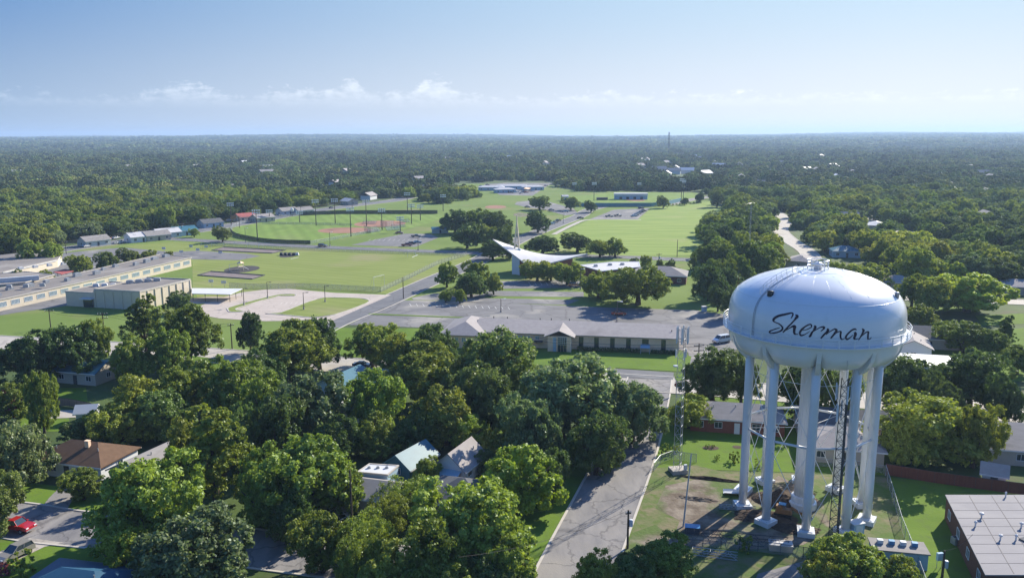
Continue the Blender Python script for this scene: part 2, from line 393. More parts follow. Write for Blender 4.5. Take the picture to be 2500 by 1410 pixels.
def sheet(name, px, m, lv=.02, **k): return sheet_w(name, [G(*p) for p in px], m, lv, **k)
def cr(pts, n=6):
    """smooth a polyline"""
    P = [Vector((p[0], p[1])) for p in pts]; P = [2 * P[0] - P[1]] + P + [2 * P[-1] - P[-2]]; o = []
    for i in range(1, len(P) - 2):
        for k in range(n):
            t = k / n; a, b, c, d = P[i - 1:i + 3]
            o.append(.5 * ((2 * b) + (-a + c) * t + (2 * a - 5 * b + 4 * c - d) * t * t + (-a + 3 * b - 3 * c + d) * t ** 3))
    o.append(P[-2]); return o
def offs(pts, d):
    o = []
    for i, p in enumerate(pts):
        t = (pts[min(i + 1, len(pts) - 1)] - pts[max(i - 1, 0)]).normalized()
        o.append(Vector((p.x - t.y * d, p.y + t.x * d)))
    return o
def ribbon(name, pts, w0, w1, z, m, thick=None, kind='structure', label=None, cat=None):
    """strip between offsets w0 and w1 of a centre line; thick gives it real height"""
    a = offs(pts, w0); c = offs(pts, w1); b = MB(); n = len(pts)
    if thick is None:
        b.add([(p.x, p.y, z) for p in a] + [(p.x, p.y, z) for p in c], [(i, i + n, i + n + 1, i + 1) if w1 < w0 else (i, i + 1, i + n + 1, i + n) for i in range(n - 1)])
    else:
        vs = []
        for L, zz in ((a, z), (a, z + thick), (c, z + thick), (c, z)): vs += [(p.x, p.y, zz) for p in L]
        fs = []
        for i in range(n - 1):
            for q in range(3): fs.append((q * n + i, q * n + i + 1, (q + 1) * n + i + 1, (q + 1) * n + i))
        fs += [(0, n, 2 * n, 3 * n), (n - 1, 4 * n - 1, 3 * n - 1, 2 * n - 1)]
        b.add(vs, fs)
    o = b.build(name, MAT[m]); tag(o, label, cat, kind=kind); return o
def street(name, world_pts, width, m='asphalt', z=.03, kerb=True, gaps=()):
    P = cr(world_pts)
    ribbon(name, P, -width / 2, width / 2, z, m)
    if kerb:
        for sgn in (-1, 1):
            k = P if not gaps else P
            ribbon('kerb', k, sgn * (width / 2), sgn * (width / 2 + .35), .0, 'kerb', .14)
    return P
sheet('park_grass', [(-250, 700), (0, 640), (153, 612), (384, 584), (576, 552), (740, 522), (900, 499), (975, 488), (1050, 470), (1130, 448), (1340, 450), (1380, 462), (1500, 468), (1700, 470), (1745, 488), (1775, 520), (1760, 600), (1745, 690), (1760, 770), (1680, 765), (1495, 752), (1108, 736), (985, 735), (830, 800), (600, 880), (250, 852), (-250, 820)], 'park', .02)
sheet('school_field', [(420, 590), (760, 606), (1170, 622), (1150, 634), (945, 717), (740, 706), (600, 712), (490, 745), (470, 700), (470, 640), (300, 600)], 'field', .04)
sheet('outfield_grass', [(563, 566), (577.6, 577.5), (608.8, 584.6), (654, 591.7), (757.7, 596), (1005, 556), (1085, 533), (1068, 522), (847, 522), (733.6, 526.4), (662.7, 535), (586, 547.7)], 'outfield', .04)
sheet('soccer_field', [(1352, 576), (1441, 536), (1557, 536), (1592, 507), (1745, 491), (1768, 512), (1745, 622), (1528, 625), (1352, 620)], 'soccer', .04)
sheet('ballpark_grass', [(1385, 500), (1390, 480), (1500, 470), (1690, 471), (1705, 488), (1640, 503)], 'outfield', .04)
def disc(name, px, py, rx, ry, m, lv, n=28, **k):
    cx, cy = G(px, py); ax = (G(px + rx, py)[0] - G(px - rx, py)[0]) / 2; ay = (G(px, py - ry)[1] - G(px, py + ry)[1]) / 2
    return sheet_w(name, [(cx + ax * math.cos(2 * math.pi * i / n), cy + ay * math.sin(2 * math.pi * i / n)) for i in range(n)], m, lv, **k)
disc('infield_ground', 845, 562, 68, 7, 'infield', .06); disc('infield_ground', 928, 546, 62, 8, 'infield', .06)
disc('infield_ground', 1548, 487, 26, 4, 'infield', .06); disc('infield_ground', 1273, 524, 20, 5, 'dirt', .06)
disc('infield_ground', 1210, 505, 26, 4, 'infield', .06)
# streets
A = street('street', [(2, 76), (8.7, 99), (17.8, 128.3), (23.0, 146.5), (29, 170), (31.5, 181)], 9.6, 'asphalt', .05)
Bc = street('street', [(-230, 240), (-170, 224), (-108.6, 210.6), (-71.9, 201.5), (-39, 192.8), (29.5, 177.5), (49.2, 172.5), (75, 165), (120, 150), (170, 132)], 12, 'concrete', .04)
Ec = street('street', [G(-200, 1240), G(0, 1262), G(60, 1271), G(150, 1285), (-48, 106.2), (-33, 102.5), (-12, 97.5), (-1.0, 93.5)], 9.5, 'asphalt', .035)
Cc = street('street', [G(640, 880), G(808, 791), G(904, 752), G(962, 727), G(1062, 682), G(1150, 645), G(1215, 612), G(1280, 580), G(1340, 556), G(1413, 528), G(1440, 512), G(1500, 498)], 9.5, 'asphalt_dark', .06)
Fc = street('street', [G(360, 580), G(560, 591), G(760, 602), G(1170, 618), G(1500, 627), G(1650, 633), G(1760, 636)], 8.5, 'asphalt_dark', .05)
Gc = street('street', [G(-300, 690), G(0, 640), G(153, 609), G(384, 578), G(576, 548), G(740, 519), G(860, 502), G(965, 489), G(1010, 478)], 15, 'asphalt_dark', .045)
street('street', [G(1630, 500), G(1690, 487), G(1740, 480), G(1800, 472)], 10, 'asphalt', .05)
street('path', [G(1352, 572), G(1400, 548), G(1441, 536), G(1565, 536)], 3, 'concrete', .05, kerb=False)
street('street', [G(1890, 516), G(1920, 537), G(1905, 560), G(1931, 588), G(1974, 617), G(1990, 660)], 8, 'concrete', .05)
street('street', [G(2118, 525), G(2135, 548), G(2175, 560), G(2230, 575)], 8, 'concrete', .05)
street('street', [G(1830, 712), G(2000, 716), G(2210, 727), G(2360, 732), G(2600, 742)], 9, 'concrete', .05)
# paved areas
sheet('parking_lot', [(983, 733), (1108, 735), (1497, 751), (1695, 757), (1790, 770), (1800, 850), (1745, 935), (1690, 928), (1680, 860), (1600, 835), (1125, 803), (850, 793), (904, 766)], 'lot', .06)
sheet('grass_strip', [(900, 765.3), (1150, 775), (1195, 779), (1195, 781.5), (1150, 777.5), (900, 768)], 'lawn', .12)
sheet('front_lawn', [(822, 800), (1125, 803), (1125, 845), (1340, 850), (1660, 862), (1688, 870), (1680, 908), (1511, 899), (1300, 890), (860, 872), (760, 850)], 'lawn', .08)
sheet('parking_bay', [(1480, 899), (1511, 900.5), (1645, 909.5), (1643, 927), (1500, 921)], 'asphalt_dark', .09)
sheet('grass_island', [(1647, 921), (1655, 914), (1678, 911), (1672, 928), (1652, 931)], 'lawn', .14)
sheet('church_lawn', [(1440, 680), (1660, 640), (1760, 640), (1745, 760), (1497, 750), (1400, 744), (1430, 700)], 'park', .045)
sheet('parking_lot', [(1205, 687), (1425, 682), (1440, 702), (1190, 705)], 'lot', .06)
sheet('parking_lot', [(1185, 709.5), (1425, 712.5), (1425, 725), (1175, 722)], 'lot', .06)
sheet('parking_lot', [(1140, 727), (1415, 732), (1385, 744), (1120, 737)], 'lot', .06)
sheet('driveway', [(1005, 727), (1060, 716), (1180, 719), (1185, 726), (1120, 733), (1010, 732)], 'lot', .055)
sheet('parking_lot', [(858, 598), (925, 583), (989, 570), (1050, 571), (1071, 580), (1014, 603)], 'lot', .06)
sheet('parking_lot', [(1440, 535), (1499, 512), (1587, 508), (1557, 535)], 'lot', .07)
sheet('driveway', [(1256, 499), (1262, 493), (1300, 489), (1345, 494), (1400, 509), (1412, 522), (1380, 526), (1330, 512), (1290, 507)], 'lot', .07)
sheet('parking_lot', [(1180, 450), (1240, 446), (1350, 447), (1330, 458), (1300, 478), (1220, 476)], 'lot', .06)
sheet('school_court', [(402, 616), (480, 612), (600, 619), (636, 625), (585, 635), (470, 633), (430, 622)], 'lot', .06)
sheet('school_yard', [(-40, 765), (160, 722), (175, 735), (170, 745), (40, 763), (0, 770)], 'lot', .06)
sheet('school_yard', [(0, 640), (150, 618), (300, 604), (470, 620), (420, 640), (200, 690), (0, 720), (-200, 740), (-200, 680)], 'lot', .05)
sheet('school_drive', [(484, 756), (492.5, 745), (535, 728), (592, 713.6), (648.5, 706.5), (705, 704.5), (750.6, 709), (818.7, 715), (955, 720), (800, 788), (770, 780), (700, 783), (648.5, 784), (592, 781), (535, 777), (497, 770)], 'school_drive', .07)
for isl in ([(648.5, 766), (685.4, 763.2), (747.8, 739), (790, 727), (875, 728), (901, 733.5), (892, 742), (818.7, 768), (762, 775), (705, 770)],
            [(556, 756), (560.6, 750.5), (631.5, 730.6), (682.5, 719.3), (719.4, 718.7), (719, 722.7), (682, 722.7), (626, 737.7), (574.8, 754.7), (597.5, 760.4), (563, 762)]):
    P = [G(*p) for p in isl]; b = MB().prism(P, .0, .17); o = b.build('grass_island', MAT['field']); tag(o, kind='structure')
    ribbon('kerb', cr(P + [P[0]], 3), -.2, .2, .0, 'kerb', .2)
for pit in ([(518, 611.5), (546.4, 603.6), (696.7, 611.5), (665.5, 618.6)], [(484, 672.5), (515, 663), (645.7, 672.5), (617, 681.8)]):
    P = [G(*p) for p in pit]; sheet_w('sandpit_ground', P, 'sandpit', .07); c = [Vector(p) for p in P + [P[0]]]
    ribbon('kerb', c, -.35, .35, 0, 'trim_dark', .35)
disc('playground_mat', 591, 657, 40, 8.5, 'mulch', .08)
disc('playground_mat', 703, 624, 19, 4.5, 'mulch', .08)
sheet('concrete_pad', [(455, 728), (520, 724), (590, 727), (560, 741), (450, 741)], 'concrete', .06)
# yards round the tower and the near houses
sheet('house_lawn', [(1668, 960), (1830, 955), (2200, 985), (2200, 1160), (1588, 1142), (1640, 1000)], 'lawn', .03)
sheet('tower_yard', [(1592, 1142), (1700, 1135), (1760, 1150), (1830, 1150), (2170, 1165), (2235, 1410), (2300, 1600), (1400, 1600), (1492, 1400), (1512, 1330)], 'yard', .035)
sheet('dirt_patch', [(1625, 1185), (1700, 1170), (1790, 1180), (1860, 1200), (1900, 1160), (1960, 1190), (2010, 1230), (2030, 1290), (1960, 1330), (1850, 1340), (1720, 1345), (1640, 1320), (1660, 1270), (1600, 1240)], 'dirt', .05)
sheet('dirt_patch', [(1545, 1300), (1600, 1280), (1640, 1310), (1660, 1370), (1620, 1420), (1500, 1410)], 'dirt', .05)
sheet('dirt_patch', [(1850, 1400), (1960, 1370), (2000, 1400), (1980, 1450), (1830, 1450)], 'asphalt', .052)
sheet('verge', [(1230, 1388), (1315, 1368), (1398, 1225), (1477, 1062), (1440, 1062), (1370, 1190), (1290, 1200), (1230, 1330)], 'lawn', .03)
sheet('house_lawn', [(2172, 1165), (2600, 1210), (2600, 1500), (2245, 1500)], 'lawn', .03)
sheet('house_lawn', [(-60, 1165), (90, 1180), (250, 1200), (330, 1256), (240, 1262), (160, 1249), (57, 1244), (-60, 1226)], 'lawn', .03)
sheet('house_lawn', [(-60, 1308), (60, 1308), (230, 1326), (450, 1345), (450, 1500), (-60, 1500)], 'lawn', .03)
sheet('driveway', [(73, 1313), (157, 1324), (109, 1334), (0, 1388), (-80, 1420), (-80, 1375), (30, 1336)], 'concrete', .06)
sheet('driveway', [(100, 1240), (160, 1249), (180, 1215), (215, 1165), (170, 1165), (120, 1215)], 'asphalt', .06)
sheet('house_lawn', [(50, 1012), (165, 1008), (175, 1052), (50, 1055)], 'lawn', .03)
sheet('house_lawn', [(120, 948), (210, 945), (215, 985), (110, 990)], 'lawn', .03)
sheet('driveway', [(60, 1005), (190, 1000), (200, 1018), (120, 1022)], 'concrete', .06)
sheet('house_lawn', [(1165, 1000), (1260, 958), (1300, 1000), (1245, 1112), (1130, 1125), (1120, 1060)], 'lawn', .03)
sheet('house_lawn', [(640, 1270), (760, 1262), (760, 1310), (640, 1320)], 'lawn', .03)
sheet('house_lawn', [(780, 870), (900, 885), (930, 905), (800, 905)], 'lawn', .03)
sheet('house_lawn', [(2200, 830), (2500, 800), (2500, 930), (2300, 930)], 'lawn', .03)
sheet('house_lawn', [(2380, 770), (2500, 765), (2500, 790), (2400, 795)], 'lawn', .03)
sheet('house_lawn', [(2230, 742), (2360, 745), (2360, 760), (2230, 757)], 'lawn', .03)
sheet('house_lawn', [(470, 868), (560, 880), (540, 905), (460, 900)], 'lawn', .06)
# pale fields far off
FAR = [[(1120, 392), (1480, 392), (1440, 371), (1150, 371)], [(540, 378), (600, 378), (590, 362), (550, 362)], [(820, 342), (1040, 342), (1000, 334.5), (840, 334.5)],
       [(2080, 384), (2300, 384), (2270, 362), (2160, 362)], [(1480, 394), (1590, 394), (1590, 380), (1480, 380)], [(2300, 374), (2460, 374), (2440, 366), (2320, 366)], [(1680, 358), (1760, 358), (1740, 351), (1690, 351)],
       [(1790, 345), (1950, 345), (1930, 340), (1800, 340)], [(300, 350), (330, 350), (330, 345), (300, 345)], [(20, 352), (90, 352), (80, 344), (20, 344)]]
for k, q in enumerate(FAR):
    P = [G(*p) for p in q]; n = 14; b = MB(); vs = []
    for i in range(n + 1):
        for j in range(n + 1):
            s_, t_ = i / n, j / n
            x = (P[0][0] * (1 - s_) + P[1][0] * s_) * (1 - t_) + (P[3][0] * (1 - s_) + P[2][0] * s_) * t_
            y = (P[0][1] * (1 - s_) + P[1][1] * s_) * (1 - t_) + (P[3][1] * (1 - s_) + P[2][1] * s_) * t_
            vs.append((x, y, terr(x, y) + .4))
    b.add(vs, [(i * (n + 1) + j, (i + 1) * (n + 1) + j, (i + 1) * (n + 1) + j + 1, i * (n + 1) + j + 1) for i in range(n) for j in range(n)])
    tag(b.build('far_field' if k not in (3,) else 'far_yard', MAT['farfield' if k != 3 else 'asphalt']), kind='structure')
# road paint
def line(px0, px1, wd, lv, m='paint_line'):
    a, c = Vector(G(*px0)), Vector(G(*px1)); d = (c - a).normalized(); n_ = Vector((-d.y, d.x)) * wd / 2
    return sheet_w('road_marking', [a + n_, c + n_, c - n_, a - n_], m, lv)
line((1006, 628), (1020, 622), .5, .07); line((710, 632), (729, 628), .5, .07); line((540, 872), (590, 868), .3, .07)
for i in range(8): line((1290 + 14 * i, 688), (1296 + 14 * i, 697), .12, .075)
for i in range(16): line((1000 + 16 * i, 741 + .55 * i), (1004 + 16 * i, 747 + .55 * i), .12, .075)
for i in range(10): line((905 + 12 * i, 584), (899 + 12 * i, 588), .12, .075)
for i in range(9): line((690 + 12 * i, 738 - .2 * i), (684 + 12 * i, 743 - .2 * i), .1, .085)

# ------------------------------------------------------------------ the water tower
TX, TY, PH = 43.5, 115.0, 3.17
tower = thing('water_tower', 'tall white municipal water tank on ten legs lettered in dark script', 'water tower', (TX, TY, 0))
NL = 10; LA = [PH + 2 * math.pi * i / NL for i in range(NL)]
def lobe(t):
    """0 between two legs, 1 at a leg"""
    k = ((t - PH) / (2 * math.pi / NL)) % 1.0
    return 1 - min(k, 1 - k) * 2
def pfn(r, z, t):
    if z < 27.3:
        q = smooth((27.3 - z) / 2.6); cusp = lobe(t) ** 6
        k6 = smooth((r - 5.5) / 3); r2 = r * (1 - .07 * q * cusp * k6); z2 = z + .9 * q * cusp * k6
        return r2, z2
    return r, z
PROF = [(.6, 26.4), (3.2, 26.0), (5.2, 25.2), (6.8, 24.5), (8.2, 24.15), (9.4, 24.05), (10.4, 24.3), (11.1, 24.85), (11.6, 25.6), (11.85, 26.5), (11.95, 27.4), (11.98, 28.3), (12.0, 29.3), (11.96, 30.35), (11.8, 31.35), (11.4, 32.3), (10.7, 33.2), (9.7, 33.95), (8.4, 34.65), (6.8, 35.25), (5.0, 35.75), (3.0, 36.08), (1.4, 36.2), (.05, 36.25)]
def densify(P, k=4):
    o = []
    for i in range(len(P) - 1):
        a, b, c, d = P[max(i - 1, 0)], P[i], P[i + 1], P[min(i + 2, len(P) - 1)]
        for j in range(k):
            t = j / k
            o.append(tuple(.5 * (2 * b[q] + (c[q] - a[q]) * t + (2 * a[q] - 5 * b[q] + 4 * c[q] - d[q]) * t * t + (3 * b[q] - a[q] - 3 * c[q] + d[q]) * t ** 3) for q in (0, 1)))
    o.append(P[-1]); return o
DP = densify(PROF)
tank = MB().lathe(DP, 200, fn=pfn).build('tank', MAT['tank_paint'], tower, True)
def rad_at(z):
    for (r0, z0), (r1, z1) in zip(DP[::-1], DP[-2::-1]):
        if z1 <= z <= z0 and z > 24.5: return r1 + (r0 - r1) * (z - z1) / max(1e-6, z0 - z1)
    return 11.95
def surf(t, z, o=0.0):
    r = rad_at(z) + o; return Vector((r * math.cos(t), r * math.sin(t), z))
b = MB()
for k in range(24):                                           # weld seams down the dome
    t = 2 * math.pi * k / 24 + .1
    b.tube([surf(t, z, .0) for z in (36.05, 35.8, 35.4, 35.0, 34.5, 33.9, 33.2)], .022, 5)
b.tube([surf(2 * math.pi * i / 96, 36.02, .0) for i in range(96)], .03, 5, closed=True)
b.tube([surf(2 * math.pi * i / 96, 32.95, .0) for i in range(96)], .035, 5, closed=True)
b.build('weld_seam', MAT['white_paint'], tank, True)
for k, t in enumerate(LA):
    leg = MB().tube([(9.05 * math.cos(t), 9.05 * math.sin(t), z) for z in (.6, 6, 12.6, 19, 25.6)], .62, 28).build('leg', MAT['white_paint'], tower, True)
    b = MB().box((9.05 * math.cos(t), 9.05 * math.sin(t), .38), (2.3, 2.3, .76), rz=t).box((9.05 * math.cos(t), 9.05 * math.sin(t), .8), (1.7, 1.7, .1), rz=t)
    b.build('footing', MAT['white_paint'], leg)
    # curved haunch plate rising from the leg to the balcony
    g_ = MB(); n_ = 10; half = .30
    pr = [(9.6, 23.2), (10.3, 23.75), (10.95, 24.5), (11.5, 25.4), (11.8, 26.5), (11.95, 27.6)]
    inn = [(r - 1.4, z) for r, z in pr]
    ct, st_ = math.cos(t), math.sin(t)
    vs = []
    for r, z in pr: vs += [(r * ct - half * st_, r * st_ + half * ct, z), (r * ct + half * st_, r * st_ - half * ct, z)]
    for r, z in inn: vs += [(r * ct - half * st_, r * st_ + half * ct, z), (r * ct + half * st_, r * st_ - half * ct, z)]
    m_ = len(pr); fs = []
    for i in range(m_ - 1):
        fs += [(2 * i, 2 * i + 1, 2 * i + 3, 2 * i + 2), (2 * m_ + 2 * i + 1, 2 * m_ + 2 * i, 2 * m_ + 2 * i + 2, 2 * m_ + 2 * i + 3), (2 * i, 2 * i + 2, 2 * m_ + 2 * i + 2, 2 * m_ + 2 * i), (2 * i + 3, 2 * i + 1, 2 * m_ + 2 * i + 1, 2 * m_ + 2 * i + 3)]
    fs += [(0, 2 * m_, 2 * m_ + 1, 1), (2 * m_ - 2, 2 * m_ - 1, 4 * m_ - 1, 4 * m_ - 2)]
    MB().add(vs, fs).build('haunch', MAT['white_paint'], leg)
for k in range(NL):
    a0, a1 = LA[k], LA[(k + 1) % NL]
    P = lambda a, z, r=9.05: Vector((r * math.cos(a), r * math.sin(a), z))
    MB().tube([P(a0, 12.6), P(a1, 12.6)], .17, 12).build('strut', MAT['white_paint'], tower, True)
    for z0, z1 in ((1.0, 12.4), (12.8, 24.6)):
        rod = MB()
        for p, q in ((P(a0, z0, 9.45), P(a1, z1, 9.3)), (P(a1, z0, 9.3), P(a0, z1, 9.45))):
            rod.tube([p, q], .045, 6)
            m1 = p.lerp(q, .12); m2 = p.lerp(q, .15); rod.tube([m1, m2], .09, 6)
        rod.build('brace_rod', MAT['white_paint'], tower)
# ring of rods tying the legs to the riser
rod = MB()
for a in LA[::2]: rod.tube([(1.3 * math.cos(a), 1.3 * math.sin(a), 12.6), (8.6 * math.cos(a), 8.6 * math.sin(a), 12.6)], .035, 6)
rod.tube([(8.95 * math.cos(a), 8.95 * math.sin(a), 21.5) for a in LA], .04, 6, closed=True)
rod.build('tie_rod', MAT['white_paint'], tower)
def flute(r, z, t): return (r * (1 + .018 * math.cos(t * 20)), z)
riser = MB().lathe([(1.3, .9), (1.3, 8), (1.3, 16), (1.3, 24), (1.5, 26.2)], 120, fn=flute).build('riser_pipe', MAT['white_paint'], tower, True)
MB().lathe([(2.05, 0), (2.05, .95), (1.95, 1.05), (1.4, 1.1)], 16).lathe([(1.75, 1.0), (1.65, 1.9), (1.34, 2.0)], 16).build('footing', MAT['white_paint'], riser)
# balcony with railing
bal = MB().lathe([(11.85, 27.66), (12.72, 27.66), (12.72, 27.78), (11.85, 27.78)], 160)
balo = bal.build('balcony', MAT['white_paint'], tower)
b = MB()
for k in range(40):
    t = 2 * math.pi * k / 40 + .05; b.box((12.66 * math.cos(t), 12.66 * math.sin(t), 28.35), (.07, .12, 1.12), rz=t)
for z, r in ((28.15, .03), (28.5, .03), (28.9, .045)): b.tube([(12.66 * math.cos(2 * math.pi * i / 120), 12.66 * math.sin(2 * math.pi * i / 120), z) for i in range(120)], r, 6, closed=True)
b.build('railing', MAT['white_paint'], balo)
# crown ring on the dome
vent = MB().lathe([(.55, 36.0), (.55, 36.7), (.8, 36.8), (.8, 36.95), (.1, 37.2)], 24).build('roof_vent', MAT['white_paint'], tower, True)
b = MB()
for k in range(10):
    t = 2 * math.pi * k / 10; b.tube([(1.45 * math.cos(t), 1.45 * math.sin(t), 36.05), (1.45 * math.cos(t), 1.45 * math.sin(t), 37.45)], .045, 6)
for z in (36.6, 37.05, 37.45): b.tube([(1.45 * math.cos(2 * math.pi * i / 40), 1.45 * math.sin(2 * math.pi * i / 40), z) for i in range(40)], .045 if z < 37.4 else .07, 6, closed=True)
b.build('crown_railing', MAT['white_paint'], tower)
# ladder with rail climbing the left shoulder, and shoulder hatch
tl = math.atan2(-.62, -1.0) - .05
b = MB(); zs = [28.0 + 8.0 * i / 24 for i in range(25)]
for o_, zz in ((-.010, 0), (.010, 0)): b.tube([surf(tl + o_, z, .08) for z in zs], .035, 6)
for z in [28 + .5 * i for i in range(17)]: b.tube([surf(tl - .010, z, .08), surf(tl + .010, z, .08)], .012, 5)
b.build('ladder', MAT['galv'], tower)
b = MB(); zz = [33.4, 33.8, 34.2, 34.6, 35.0, 35.3, 35.6, 35.85, 36.0]
for o_ in (-.07, .07):
    for up in (.45, .9): b.tube([surf(tl + o_ * 8 / max(3, rad_at(z)), z) + Vector((0, 0, up)) for z in zz], .03, 6)
    for z in zz: p = surf(tl + o_ * 8 / max(3, rad_at(z)), z); b.tube([p, p + Vector((0, 0, .9))], .03, 5)
b.build('ladder_rail', MAT['white_paint'], tower)
p = surf(tl + .10, 33.6)
MB().lathe([(.42, -.2), (.42, .45), (.46, .5), (.1, .6)], 20, c=p).build('hatch', MAT['dark_steel'], tower, True)
p = surf(-.62, 33.3)
MB().lathe([(.28, -.2), (.28, .5), (.4, .55), (.1, .7)], 20, c=p).build('hatch', MAT['galv'], tower, True)
# access stair under the balcony on the left
b = MB()
q0 = Vector((12.6 * math.cos(2.75), 12.6 * math.sin(2.75), 27.6)); q1 = Vector((9.9 * math.cos(3.05), 9.9 * math.sin(3.05), 24.2))
for s_ in (-.35, .35):
    d_ = Vector((math.sin(2.9), -math.cos(2.9), 0)) * s_
    b.tube([q0 + d_, q1 + d_], .05, 6); b.tube([q0 + d_ + Vector((0, 0, 1)), q1 + d_ + Vector((0, 0, 1)), q1 + d_], .035, 6); b.tube([q1 + d_, P(LA[0], 24.0) + d_], .05, 6)
for i in range(12):
    c_ = q0.lerp(q1, i / 11); d_ = Vector((math.sin(2.9), -math.cos(2.9), 0)) * .35; b.tube([c_ - d_, c_ + d_], .03, 5)
b.build('stair', MAT['white_paint'], tower)
# painted script on the tank: brush strokes as thin raised paint following the shell
def to_tank(px, py):
    r = Vector(ray(px, py)); lo = None; k = 60.0
    while k < 140:
        p = Vector((0, 0, H)) + r * k - Vector((TX, TY, 0)); 
        if 27 < p.z < 36.2 and math.hypot(p.x, p.y) < rad_at(p.z): lo = k; break
        k += .25
    if lo is None: return None
    a, c_ = lo - .25, lo
    for _ in range(18):
        m_ = (a + c_) / 2; p = Vector((0, 0, H)) + r * m_ - Vector((TX, TY, 0))
        if math.hypot(p.x, p.y) < rad_at(p.z): c_ = m_
        else: a = m_
    p = Vector((0, 0, H)) + r * c_ - Vector((TX, TY, 0)); return math.atan2(p.y, p.x), p.z
# each stroke: (x, y, width) along the pen path of the sign writing
STROKES = [
 [(612, 318, 14), (645, 262, 34), (655, 222, 40), (630, 200, 34), (560, 215, 46), (470, 236, 56), (380, 255, 60), (300, 290, 62), (250, 335, 60), (245, 370, 40), (290, 400, 26), (350, 425, 28), (400, 460, 34), (435, 505, 40), (430, 545, 46), (395, 580, 40), (330, 605, 36), (250, 625, 40), (190, 635, 46), (165, 610, 42), (170, 585, 36), (230, 560, 28), (310, 530, 24), (385, 512, 10)],
 [(705, 238, 18), (745, 270, 78), (715, 315, 60), (680, 360, 40), (620, 425, 38), (560, 485, 40), (505, 545, 40), (455, 600, 38), (445, 612, 24)],
 [(470, 585, 14), (530, 550, 22), (600, 510, 28), (650, 485, 50), (690, 490, 84), (685, 540, 66), (680, 590, 60), (690, 635, 54), (720, 650, 26), (765, 645, 16)],
 [(860, 560, 18), (920, 556, 20), (990, 530, 24), (1040, 498, 30), (1045, 462, 34), (1015, 440, 34), (950, 465, 36), (890, 505, 40), (840, 550, 54), (805, 600, 50), (800, 645, 44), (835, 675, 40), (900, 655, 26), (960, 620, 18), (1012, 585, 8)],
 [(1100, 468, 30), (1125, 495, 70), (1105, 540, 56), (1080, 580, 34), (1050, 620, 52), (1020, 680, 56), (990, 705, 36)],
 [(1075, 595, 20), (1130, 560, 22), (1190, 525, 22), (1250, 498, 30), (1310, 500, 52), (1300, 535, 40), (1260, 570, 26), (1240, 590, 10)],
 [(1370, 535, 40), (1395, 560, 64), (1370, 600, 56), (1325, 640, 46), (1280, 690, 44), (1240, 735, 34)],
 [(1350, 655, 16), (1410, 610, 20), (1470, 570, 24), (1530, 540, 36), (1570, 560, 58), (1550, 610, 60), (1510, 660, 46), (1465, 715, 40), (1445, 735, 24)],
 [(1520, 650, 14), (1570, 620, 20), (1625, 590, 26), (1660, 600, 50), (1655, 650, 44), (1655, 710, 42), (1680, 755, 34), (1720, 748, 18), (1745, 730, 10)],
 [(1990, 560, 20), (1960, 540, 42), (1900, 560, 38), (1840, 610, 38), (1790, 665, 42), (1765, 715, 46), (1790, 755, 44), (1850, 725, 26), (1900, 680, 16), (1915, 660, 10)],
 [(1950, 605, 50), (1970, 640, 74), (1955, 690, 62), (1945, 740, 54), (1975, 755, 24), (2030, 735, 12)],
 [(2110, 530, 24), (2140, 565, 56), (2125, 610, 44), (2100, 660, 34), (2070, 715, 28), (2030, 770, 18)],
 [(2075, 715, 14), (2130, 660, 20), (2190, 610, 26), (2240, 600, 40), (2235, 650, 40), (2230, 710, 42), (2235, 760, 34), (2270, 750, 20), (2305, 712, 10)],
]
b = MB()
for st in STROKES:
    P_ = [Vector((x, y, w_)) for x, y, w_ in st]; P_ = [2 * P_[0] - P_[1]] + P_ + [2 * P_[-1] - P_[-2]]; pts = []
    for i in range(1, len(P_) - 2):
        for k in range(4):
            t = k / 4; a, b0, c0, d0 = P_[i - 1:i + 3]
            pts.append(.5 * ((2 * b0) + (c0 - a) * t + (2 * a - 5 * b0 + 4 * c0 - d0) * t * t + (3 * b0 - a - 3 * c0 + d0) * t ** 3))
    pts.append(P_[-2]); vs = []
    for i, p in enumerate(pts):
        # the flat brush is held at a slant, so widths are laid across the travel direction
        d = (pts[min(i + 1, len(pts) - 1)] - pts[max(i - 1, 0)]); d = Vector((d.x, d.y)).normalized(); nn = Vector((-d.y, d.x)) * max(9, p.z * .82) / 2
        for s_ in (-1, 1):
            q = Vector((p.x, p.y)) + nn * s_
            a_ = to_tank(1860 + q.x * .116, 740 + q.y * .116)
            for o_ in (.0, .035): vs.append(surf(a_[0], a_[1], o_))
    m_ = len(pts); fs = []
    for i in range(m_ - 1):
        A0, B0 = 4 * i, 4 * i + 4
        fs += [(A0 + 1, A0 + 3, B0 + 3, B0 + 1), (A0, B0, B0 + 2, A0 + 2), (A0, A0 + 1, B0 + 1, B0), (A0 + 3, A0 + 2, B0 + 2, B0 + 3)]
    fs += [(0, 2, 3, 1), (4 * m_ - 4, 4 * m_ - 3, 4 * m_ - 1, 4 * m_ - 2)]
    b.add(vs, fs)
b.build('lettering', MAT['lettering'], tank)

